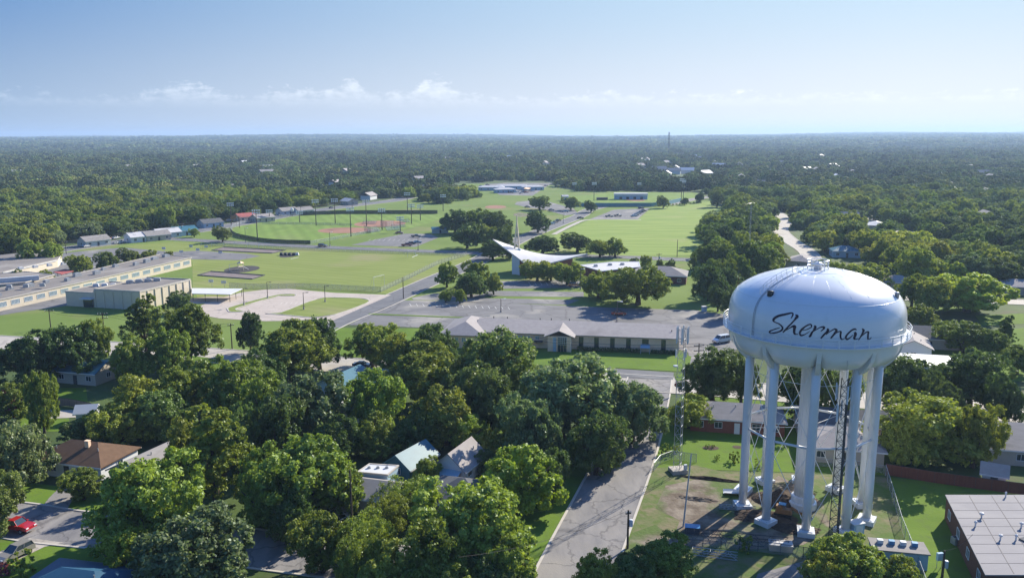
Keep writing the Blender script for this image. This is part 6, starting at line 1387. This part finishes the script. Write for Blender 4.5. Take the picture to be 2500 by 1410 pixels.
NEAR = [
 (1155, 1182, 290, 12, 'mid', 'biggest bright tree at the bottom, left of the street verge'),
 (1050, 1250, 200, 11, 'mid', 'tree merging with the biggest bottom tree on its left side'),
 (1235, 1290, 150, 8, 'mid', 'lower tree bulging over the bottom verge'),
 (782, 1252, 150, 8, 'mid', 'rounded tree at the bottom right of the shaded street'),
 (880, 1255, 180, 8, 'feather', 'loose feathery tree before the dark pole'),
 (455, 1250, 300, 11, 'blue', 'big dark bluish tree at the bottom left'),
 (345, 1118, 265, 13, 'mid', 'tall yellow green tree right of the red pickup street'),
 (300, 1290, 150, 7, 'yellow', 'lower yellow green tree under the tall yellow one'),
 (512, 988, 205, 16, 'tall', 'tall airy poplar beside the brown roofed houses'),
 (197, 1142, 100, 5, 'mid', 'small round bush tree on the lawn before the brown roof'),
 (28, 1008, 170, 12, 'blue', 'grey green tree leaning in at the left edge'),
 (-40, 1150, 150, 9, 'dark', 'dark tree cut by the left edge above the pickup'),
 (745, 1068, 262, 12, 'mid', 'wide green tree in the middle left between the poplar and dark pole'),
 (640, 1120, 160, 10, 'mid', 'tree filling the gap right of the poplar'),
 (1268, 1083, 212, 10.5, 'yellow', 'bright yellow green tree on the street corner'),
 (1385, 864, 262, 15.5, 'blue', 'huge blue green tree hiding the street and hall lawn'),
 (1300, 950, 150, 13, 'blue', 'left shoulder of the huge blue green tree'),
 (1545, 922, 180, 12, 'blue', 'blue green tree overhanging the street, joined to the huge one'),
 (1458, 1000, 165, 11, 'dark', 'dark lower tree at the kerb under the huge blue green one'),
 (1330, 1090, 120, 8, 'dark', 'dark tree in shade left of the kerb'),
 (950, 1205, 130, 6, 'feather', 'low feathery tree beside the white flat roofs'),
 (1000, 1165, 150, 6, 'feather', 'spreading feathery tree below the teal shed'),
 (835, 1120, 120, 8, 'mid', 'tree left of the white workshop'),
 (745, 903, 225, 14, 'blue', 'large blue green tree left of the dark blue house'),
 (665, 960, 150, 13, 'dark', 'dark tree left of the large blue green one'),
 (1085, 940, 195, 11, 'mid', 'bright topped tree in the middle of the dense block'),
 (1140, 1000, 110, 7, 'mid', 'tree at the left edge of the hidden green yard'),
 (915, 898, 165, 13, 'mid', 'yellowish tree right of the dark blue house'),
 (905, 1005, 150, 8, 'mid', 'tree behind the teal shed'),
 (1030, 838, 215, 13, 'mid', 'bright tree nearest to the hall lawn on its left'),
 (1212, 797, 222, 16, 'dark', 'large dark tree covering the left front of the hall'),
 (1150, 870, 150, 13, 'dark', 'dark tree below the large one at the hall'),
 (1060, 783, 120, 13, 'dark', 'dark tree left of the hall roof hip'),
 (905, 786, 125, 11, 'mid', 'tree standing on the bright lawn left side'),
 (970, 805, 110, 11, 'mid', 'middle tree of the street row before the lot'),
 (705, 782, 190, 14, 'mid', 'broad tree at the junction of two streets'),
 (775, 770, 110, 13, 'dark', 'dark tree hiding the end of the diagonal road'),
 (640, 850, 110, 11, 'dark', 'dark left half of the broad junction tree'),
 (607, 757, 66, 11, 'dark', 'narrow tree sticking up left of the junction tree'),
 (452, 742, 150, 15, 'mid', 'tall tree with bare lower trunk before the school drive'),
 (345, 716, 105, 16, 'tall', 'tall ragged tree at the gym corner'),
 (432, 708, 66, 7, 'dark', 'small round tree against the gym wall'),
 (405, 800, 110, 12, 'mid', 'tree between the two tall ragged trees'),
 (60, 800, 150, 13, 'dark', 'dark tree at the far left street side'),
 (165, 790, 150, 13, 'dark', 'dark tree left of the blue roof'),
 (215, 778, 90, 13, 'mid', 'tree with paler top left of the double armed pole'),
 (312, 812, 108, 12, 'mid', 'tree right of the bright blue roof'),
 (440, 878, 150, 12, 'mid', 'tree right of the street junction shade'),
 (560, 875, 170, 12, 'mid', 'tree in front of the junction asphalt'),
 (330, 905, 150, 12, 'mid', 'tree in front of the bright blue roof'),
 (395, 945, 150, 10, 'dark', 'dark tree above the grey roofed house'),
 (290, 985, 150, 8, 'mid', 'tree behind the brown roofed house'),
 (450, 1010, 120, 12, 'mid', 'tree left of the poplar top'),
 (205, 1005, 120, 6, 'dark', 'dark low tree left of the brown roof'),
 (92, 905, 85, 12, 'mid', 'single trunked tree by the left lawn'),
 (18, 925, 110, 8, 'mid', 'green tree above the crepe myrtle'),
 (15, 950, 70, 6, 'red', 'red flowering crepe myrtle at the left edge'),
 (575, 985, 130, 12, 'dark', 'dark tree right of the poplar top'),
 (640, 900, 140, 12, 'mid', 'tree left of the large blue green one'),
 (800, 1010, 140, 9, 'dark', 'dark tree below the pale blue roof'),
 (1200, 905, 130, 12, 'dark', 'dark tree left of the hidden green yard'),
 (1005, 1000, 120, 7.5, 'dark', 'dark tree above the teal shed'),
 (1205, 1035, 90, 6, 'shrub', 'vine covered arbour shrub in the hidden green yard'),
 (1040, 1115, 70, 4.5, 'mid', 'small tree between the teal shed and white house'),
 (1190, 1095, 80, 4, 'dark', 'low bush behind the white gabled house'),
 (705, 1195, 110, 8, 'dark', 'dark tree added to shade the street left of the dark pole'),  # added for the shade it casts over the street
 (865, 1300, 150, 8, 'feather', 'loose olive tree at the bottom right of the dark pole'),
 (950, 1320, 170, 8, 'mid', 'low tree at the bottom edge left of the biggest bright tree'),
 (1085, 1345, 160, 7, 'mid', 'low tree at the bottom edge under the biggest bright tree'),
 (1190, 1365, 150, 6, 'dark', 'low dark tree at the bottom edge beside the verge'),
 (690, 1130, 130, 10, 'mid', 'tree between poplar and the wide middle tree'),
 (1620, 1305, 150, 6, 'mid', 'right half of the tree at the bottom of the street'),
 (1450, 1350, 110, 5.5, 'mid', 'left half of the tree at the bottom of the street'),
 (1540, 1335, 130, 6, 'dark', 'middle of the tree group at the bottom of the street'),
 (2200, 1362, 120, 5.5, 'mid', 'low tree covering the end of the equipment shelter'),
 (2085, 1308, 190, 7, 'mid', 'tree at the bottom of the tower yard in front of the mast'),
 (2010, 1345, 120, 6, 'mid', 'left lobe of the tree under the dark mast'),
 (2160, 1350, 130, 5.5, 'mid', 'right lobe of the tree under the dark mast'),
 (1745, 843, 150, 12.5, 'dark', 'live oak with drooping branches on the corner lawn'),
 (1815, 860, 90, 11, 'dark', 'dark oak partly behind the left tower leg'),
 (1685, 963, 115, 6.5, 'mid', 'bushy small tree beside the lattice mast'),
 (1960, 868, 155, 12, 'dark', 'oak seen between the riser and the tower legs'),
 (2060, 890, 100, 12, 'dark', 'oak seen between the right tower legs'),
 (2275, 952, 265, 12, 'mid', 'broad yellow green tree right of the tower'),
 (2390, 985, 130, 11, 'mid', 'dull green right part of the broad yellow green tree'),
 (2215, 1010, 120, 9, 'mid', 'left part of the broad tree touching the tower leg'),
 (2380, 848, 180, 13, 'dark', 'dark tree below the wide street at the photo edge'),
 (2465, 905, 100, 11, 'dark', 'dark tree at the right edge by the street'),
 (2222, 868, 165, 12, 'dark', 'dark tree directly below the white metal roof'),
 (2310, 905, 100, 11, 'dark', 'dark tree between two others below the white metal roof'),
 (2370, 660, 205, 13, 'yellow', 'large yellow green tree right of the tank dome'),
 (2285, 672, 105, 12, 'mid', 'tree between dome and large yellow green tree'),
 (2232, 665, 80, 11, 'mid', 'tree right behind the dome shoulder'),
 (2355, 783, 130, 8, 'mid', 'row of bushy trees over the dark slate roof'),
 (2425, 800, 90, 7, 'mid', 'bushy tree right of the dark slate roof'),
 (2462, 766, 46, 9, 'tall', 'pointed conifer by the small lawn'),
 (2490, 840, 90, 7, 'mid', 'tree at the right edge below the conifer'),
 (2250, 740, 90, 7, 'mid', 'shrubby tree right of the tank side'),
 (2110, 640, 120, 9, 'oak', 'flat crowned tree behind the dome top'),
 (2020, 630, 90, 10, 'mid', 'tree behind the crown railing'),
]
for px, pt, wd, h_, sp, lb in NEAR: T(px, pt, wd, h_, sp, lb)
MIDT = [
 (1560, 643, 165, 13.5, 'oak', 'grand round oak on the church lawn'), (1462, 662, 100, 9, 'oak', 'oak left of the grand round oak'), (1505, 655, 60, 9, 'oak', 'small oak behind the grand round oak'),
 (1312, 633, 80, 8, 'oak', 'left oak of the pair before the church'), (1385, 638, 85, 8.5, 'oak', 'right oak of the pair before the church'), (1345, 640, 60, 7, 'oak', 'low oak between the pair before the church'),
 (1325, 572, 84, 9, 'dark', 'round oak behind the church roof centre'), (1410, 563, 88, 10, 'dark', 'tall oak behind the church roof right wing'), (1465, 583, 66, 8, 'mid', 'oak joining two behind the annex'), (1502, 577, 64, 9, 'mid', 'rightmost oak behind the church annex'),
 (1203, 583, 70, 9, 'dark', 'dark oak behind the left tip of the church roof'), (1245, 592, 50, 7, 'dark', 'dark oak behind the steeple'), (1090, 634, 62, 10, 'mid', 'tree at the left end of the church drive'), (1160, 631, 66, 11, 'mid', 'tallest tree of the church drive clump'), (1150, 660, 84, 9, 'dark', 'front tree of the church drive clump'), (1205, 662, 44, 8, 'mid', 'thin tree at the right of the church drive clump'),
 (1088, 704, 34, 4.5, 'mid', 'small round tree by the lot corner'), (1122, 703, 34, 5, 'mid', 'second small round tree by the lot corner'),
 (1110, 508, 80, 14, 'dark', 'oak at the left of the great park clump'), (1160, 505, 70, 14, 'mid', 'oak at the top of the great park clump'), (1212, 512, 80, 14, 'dark', 'oak at the right top of the great park clump'), (1140, 540, 80, 13, 'dark', 'front left oak of the great park clump'), (1190, 545, 70, 12, 'mid', 'middle front oak of the great park clump'), (1225, 545, 60, 13, 'dark', 'right front oak of the great park clump'),
 (1313, 511, 64, 13, 'dark', 'lone oak beside the diagonal road'), (541, 547, 46, 9, 'dark', 'lone tree by the left end of windscreen fence'), (473, 555, 26, 5, 'mid', 'sapling left of the lone fence tree'),
 (1637, 628, 28, 7, 'dark', 'small oval tree on the church side lawn'), (1695, 612, 26, 9, 'tall', 'narrow tree by the cross road'), (1577, 621, 32, 6, 'mid', 'small tree above the annex roof'), (1612, 630, 24, 6, 'dark', 'small tree behind the hipped annex roof'), (1548, 625, 22, 5, 'mid', 'smallest tree above the annex roof'),
 (1394, 478, 48, 10, 'mid', 'tree before the teal outfield wall'), (1443, 486, 34, 9, 'dark', 'dark tree pair at the outfield wall'), (1318, 474, 56, 11, 'mid', 'tree by the curved park drive'), (1620, 474, 34, 10, 'dark', 'tree at the outfield wall end'), (1672, 480, 22, 6, 'dark', 'small tree by the far street'), (1708, 466, 22, 9, 'dark', 'tree at the end of the far street'),
 (1752, 462, 44, 13, 'dark', 'dark tree at the field end of the fence row'),
 (1790, 478, 50, 14, 'mid', 'tall tree at the top of the vine covered row'), (1805, 500, 44, 13, 'mid', 'second tree down the vine covered row'), (1800, 530, 50, 13, 'mid', 'third tree down the vine covered row'), (1770, 545, 70, 13, 'dark', 'dark oak leaning over the soccer field'), (1745, 560, 60, 12, 'dark', 'round oak at the soccer field edge'), (1805, 562, 50, 13, 'mid', 'fifth tree down the vine covered row'), (1775, 590, 60, 12, 'mid', 'tree near the cross road end'), (1800, 610, 60, 13, 'mid', 'pale tree behind the cross road end'),
 (1740, 628, 40, 7, 'mid', 'low tree at the church side lawn edge'), (1775, 650, 60, 10, 'dark', 'dark tree along the church side lawn'), (1755, 690, 50, 9, 'dark', 'tree above the waste bin'), (1790, 695, 56, 10, 'dark', 'tree left of the tank shoulder'), (1797, 668, 20, 7, 'rust', 'brown dying tree left of the tank shoulder'), (1822, 640, 50, 9, 'mid', 'tree right of the brown dying tree'),
 (65, 583, 56, 11, 'mid', 'tree on the school side near the avenue'), (125, 586, 56, 10, 'mid', 'tree left of the pale green house'), (190, 617, 60, 9, 'mid', 'courtyard tree by the red pavilion'), (258, 610, 60, 9, 'dark', 'wide dark courtyard tree'), (312, 601, 56, 8, 'dark', 'dark courtyard tree next to the wide one'), (360, 607, 42, 6, 'mid', 'low tree at the courtyard right end'), (35, 653, 32, 6, 'dark', 'small dark tree at the school left'), (107, 654, 40, 5.5, 'mid', 'small green tree left of the red pavilion'), (412, 610, 22, 3.5, 'mid', 'tiny shrub by the asphalt court'),
 (1655, 650, 22, 4, 'dark', 'bush at the right wall of the annex'),
]
for px, pt, wd, h_, sp, lb in MIDT: T(px, pt, wd, h_, sp, lb)
for k, (px, pb, s_, lb) in enumerate(((1794, 1128, 1.5, 'tall round shrub in the ranch lawn near the tower'), (1752, 1122, .8, 'small ball shrub in the ranch lawn'), (1850, 1140, 1.2, 'shrub beside the left tower leg'), (1740, 972, 1.0, 'clipped shrub at the live oak trunk'), (1200, 1100, 2.2, 'shrub in the hidden green yard'), (1215, 1045, 2.5, 'second shrub in the hidden green yard'), (1820, 1345, 1.8, 'yellow green weed bush at the dark truss'), (1626, 1110, 1.6, 'thin bush at the mast fence'), (60, 1402, 2.5, 'low hedge bush in the bottom left corner'), (540, 612, 1.5, 'shrub'), (1650, 1105, 1.2, 'bush left of the lattice mast base'))):
    if lb == 'shrub': continue
    x, y = G(px, pb); tree(x, y, s_ * 1.6, s_ * 1.3, 'shrub', lb, name='shrub', low=0, cat='shrub')
x, y = G(15, 1404); tree(x, y, 2.6, 1.8, 'red', 'pink flowering shrub in the bottom left corner', name='shrub', low=.05, cat='shrub')
# hedge at the hall front
def hedge(d0, d1, h_, label):
    rg = np.random.default_rng(int(d0 * 10)); n = int((d1 - d0) * 130); p = np.stack([-rg.uniform(d0, d1, n), rg.uniform(-1.9, -.5, n), rg.uniform(.1, h_, n)], 1); nn = usph(rg, n)
    me = leaf_mesh('hedge', p, nn, rg.uniform(.12, .3, n), rg.uniform(0, .7, n), 'leaf_dark', rg); o = bpy.data.objects.new('hedge', me); C.objects.link(o); o.location = hall.location; o.rotation_euler = hall.rotation_euler; tag(o, label, 'hedge')
hedge(9.5, 26.0, 1.1, 'long clipped dark hedge under the tall hall windows'); hedge(.3, 7.0, 1.0, 'short clipped dark hedge at the right end of the hall')
disc('planting_bed', 1735, 1093, 20, 5.5, 'mud', .05); disc('planting_bed', 1800, 1091, 12, 4, 'mud', .05)
for px in (1728, 1740): x, y = G(px, 1093); tree(x, y, 1.1, .7, 'shrub', 'little ' + ('left' if px < 1735 else 'right') + ' plant in the round bed on the ranch lawn', name='shrub', low=0, cat='shrub')
# bushes edging the far street
for k in range(14):
    x, y = G(1600 + 8.5 * k, 505 - .7 * k); PLACED.append((x, y, 1)); tree(x, y, 2.6, 1.8, 'shrub', 'low bush in the row along the soccer field top', group='bushes along the soccer field top', name='shrub', low=0, cat='shrub')

# ---- the woods: nearest ones single trees, the rest one mass
def inside(p, poly):
    x, y = p; c_ = False; j = len(poly) - 1
    for i in range(len(poly)):
        if (poly[i][1] > y) != (poly[j][1] > y) and x < (poly[j][0] - poly[i][0]) * (y - poly[i][1]) / (poly[j][1] - poly[i][1]) + poly[i][0]: c_ = not c_
        j = i
    return c_
OPEN = [[G(*p) for p in q] for q in [
 [(-400, 720), (0, 628), (150, 596), (250, 580), (384, 566), (480, 552), (576, 536), (700, 514), (800, 502), (900, 488), (965, 480), (1000, 486), (1080, 500), (1180, 478), (1090, 462), (1100, 446), (1350, 444), (1400, 468), (1500, 466), (1700, 467), (1760, 482), (1772, 520), (1740, 560), (1722, 620), (1705, 690), (1728, 752), (1850, 758), (1900, 1000), (2600, 1040), (2600, 1600), (-400, 1600)],
 [(1884, 512), (1908, 510), (1945, 540), (1945, 590), (2005, 630), (2015, 700), (1950, 690), (1925, 645), (1890, 615), (1878, 560)],
 [(2105, 522), (2125, 520), (2150, 545), (2190, 556), (2240, 570), (2240, 612), (2170, 600), (2115, 590)],
 [(2020, 640), (2120, 645), (2210, 700), (2360, 724), (2500, 728), (2600, 730), (2600, 1100), (2100, 1100), (1790, 760), (1850, 690)],
] + FAR + [[(1120, 452), (1360, 452), (1360, 440), (1140, 440)], [(1680, 472), (1800, 472), (1830, 462), (1700, 462)], [(2200, 372), (2470, 372), (2460, 366), (2240, 366)]]]
BB = [(min(p[0] for p in q), max(p[0] for p in q), min(p[1] for p in q), max(p[1] for p in q)) for q in OPEN]
HOUSES = [(o.location.x, o.location.y) for o in C.objects if o.get('category') in ('house',) and o.location.y > 330]
def clear(x, y, r=4):
    for k, (q, (a, b_, c_, d)) in enumerate(zip(OPEN, BB)):
        if a < x < b_ and c_ < y < d and inside((x, y), q) and (k < 4 or rg.random() > .3): return False
    for hx, hy in HOUSES:
        if abs(x - hx) < 26 and -(30 + hy * .02) < y - hy < 12 and hy < 900 and math.hypot(x - hx, (y - hy + 9) * .75) < 11: return False
        if hy >= 900 and abs(x - hx) < 14 and -(.17 * hy) * .62 < y - hy < 12: return False
    for a, b_, rr_ in PLACED:
        if abs(x - a) < rr_ + 5 and abs(y - b_) < rr_ + 5 and math.hypot(x - a, y - b_) < rr_ * .8 + 2.5: return False
    return True
rg = random.Random(11)
pts = []
def scatter(y0, y1, step, wmul=1.0, r=4):
    o = []; y = y0
    while y < y1:
        hw = y * .72 + 60; x = -hw
        while x < hw:
            xx, yy = x + rg.uniform(-.45, .45) * step, y + rg.uniform(-.45, .45) * step
            if rg.random() > .10 + .16 * (math.sin(xx / 130 + 1.3 * math.sin(yy / 210)) * math.sin(yy / 170 + xx / 400) > .45) and clear(xx, yy, r): o.append((xx, yy))
            x += step
        y += step * .92
    return o
near_pts = scatter(215, 1500, 11.0)
near_pts.sort(key=lambda p: depth(*p))
# keep the individual ones to those that can show
vis = [p for p in near_pts if abs(p[0]) / max(1, depth(*p, 0)) < .66]
n_ind = 285 - cnt[0]
KINDS = ['mid', 'mid', 'dark', 'mid', 'blue', 'dark', 'yellow', 'mid']
ind = set(vis[:n_ind])
for k, (x, y) in enumerate(vis[:n_ind]):
    s_ = rg.uniform(.8, 1.25); side = 'left' if x < 0 else 'right'
    tree(x, y, rg.uniform(10, 15.5) * s_, rg.uniform(9, 12.5) * s_, KINDS[rg.randrange(8)], 'round tree in the dense woods ' + ('across the avenue from the school' if x < 0 else 'among the houses behind the tank and soccer field'), 'woods across the avenue' if x < 0 else 'woods behind the tank')
rest = [p for p in near_pts if p not in ind]
# instanced wood
pcol = bpy.data.collections.new('wood_sources')
def src(me):
    o = bpy.data.objects.new('tree_source', me); pcol.objects.link(o); return o
for i in range(4): src(PROTO['far'][i])
for i in range(3):                            # clumps of several crowns for the distance
    rg2 = np.random.default_rng(50 + i); C_, N_, S_, T_ = [], [], [], []
    for k in range(9):
        cx, cyy = (k % 3 - 1) * 11 + rg2.uniform(-3, 3), (k // 3 - 1) * 11 + rg2.uniform(-3, 3); hh = rg2.uniform(7, 14); q = 260; d = usph(rg2, q); d[:, 2] = np.abs(d[:, 2])
        tt = rg2.uniform(0, 1); C_.append(np.array([cx, cyy, hh * .5]) + d * np.array([6.4, 6.4, hh * .55]) * rg2.uniform(.85, 1.1, (q, 1))); nn = d + rg2.normal(size=(q, 3)) * .35; N_.append(nn / np.linalg.norm(nn, axis=1, keepdims=True)); S_.append(rg2.uniform(1.1, 2.1, q)); T_.append(np.clip(tt * .6 + rg2.uniform(0, .4, q), 0, 1))
    src(leaf_mesh('canopy', np.concatenate(C_), np.concatenate(N_), np.concatenate(S_), np.concatenate(T_), 'leaf_far', rg2, 1.2))
def wood(name, label, P, i0, i1, smin, smax):
    me = bpy.data.meshes.new(name); n = len(P); co = np.array([(x, y, terr(x, y)) for x, y in P], np.float32)
    me.vertices.add(n); me.vertices.foreach_set('co', co.ravel())
    rn = np.random.default_rng(n); sc_ = (smin + (smax * 1.15 - smin) * rn.uniform(0, 1, (n, 3)) ** 1.7).astype(np.float32); sc_[:, 1] = sc_[:, 0] * rn.uniform(.9, 1.1, n); sc_[:, 2] = (sc_[:, 2] * .45 + sc_[:, 0] * .4) * rn.uniform(.8, 1.25, n)
    a = me.attributes.new('sc', 'FLOAT_VECTOR', 'POINT'); a.data.foreach_set('vector', sc_.ravel())
    a = me.attributes.new('rz', 'FLOAT_VECTOR', 'POINT'); r = np.zeros((n, 3), np.float32); r[:, 2] = rn.uniform(0, 6.28, n); a.data.foreach_set('vector', r.ravel())
    a = me.attributes.new('ix', 'INT', 'POINT'); a.data.foreach_set('value', rn.integers(i0, i1, n).astype(np.int32))
    o = bpy.data.objects.new(name, me); C.objects.link(o); tag(o, label, 'woods', kind='stuff')
    ng = bpy.data.node_groups.new('wood', 'GeometryNodeTree'); ng.interface.new_socket('Geometry', in_out='INPUT', socket_type='NodeSocketGeometry'); ng.interface.new_socket('Geometry', in_out='OUTPUT', socket_type='NodeSocketGeometry')
    gi = ng.nodes.new('NodeGroupInput'); go = ng.nodes.new('NodeGroupOutput'); ci = ng.nodes.new('GeometryNodeCollectionInfo'); ci.inputs['Collection'].default_value = pcol; ci.inputs['Separate Children'].default_value = True; ci.inputs['Reset Children'].default_value = True
    ip = ng.nodes.new('GeometryNodeInstanceOnPoints'); ip.inputs['Pick Instance'].default_value = True
    def na(nm, ty): q = ng.nodes.new('GeometryNodeInputNamedAttribute'); q.data_type = ty; q.inputs['Name'].default_value = nm; return q.outputs['Attribute']
    ng.links.new(gi.outputs[0], ip.inputs['Points']); ng.links.new(ci.outputs[0], ip.inputs['Instance']); ng.links.new(na('ix', 'INT'), ip.inputs['Instance Index'])
    er = ng.nodes.new('FunctionNodeEulerToRotation'); ng.links.new(na('rz', 'FLOAT_VECTOR'), er.inputs[0]); ng.links.new(er.outputs[0], ip.inputs['Rotation'])
    ng.links.new(na('sc', 'FLOAT_VECTOR'), ip.inputs['Scale']); ng.links.new(ip.outputs[0], go.inputs[0])
    md = o.modifiers.new('wood', 'NODES'); md.node_group = ng; return o
for me in (*PROTO['mid'], *PROTO['dark'], *PROTO['blue'][:1]): src(me)            # full crowns for the near edge of the wood
wood('near_woods', 'dark green woods directly behind the avenue and the ballfields', [p for p in rest if p[1] < 760], 7, 13, .75, 1.35)
wood('middle_woods', 'dense dark green woods beyond the ballpark', [p for p in rest if p[1] >= 760], 0, 4, .8, 1.6)
wood('far_woods', 'endless blue green woods reaching toward the horizon', scatter(1500, 3200, 15.5), 0, 4, 1.1, 2.0)
wood('horizon_woods', 'hazy blue band of woods along the horizon', scatter(3200, 11500, 44), 4, 7, 1.15, 1.9)

# ------------------------------------------------------------------ haze: one closed box of even, thin air round everything on the ground
HZ = bpy.data.materials.new('haze'); HZ.use_nodes = True; t = HZ.node_tree; t.nodes.clear()
o_ = N(t, 'ShaderNodeOutputMaterial'); v_ = N(t, 'ShaderNodeVolumePrincipled'); v_.inputs['Density'].default_value = 0.00012; v_.inputs['Color'].default_value = (.50, .70, 1.0, 1); v_.inputs['Anisotropy'].default_value = .2
t.links.new(v_.outputs[0], o_.inputs['Volume'])
hb = MB().box((0, 7250, 70), (30000, 15100, 160)).build('haze', HZ); hb.location = (0, 0, -11); tag(hb, 'thin blue haze over the far woods', 'haze', kind='stuff')
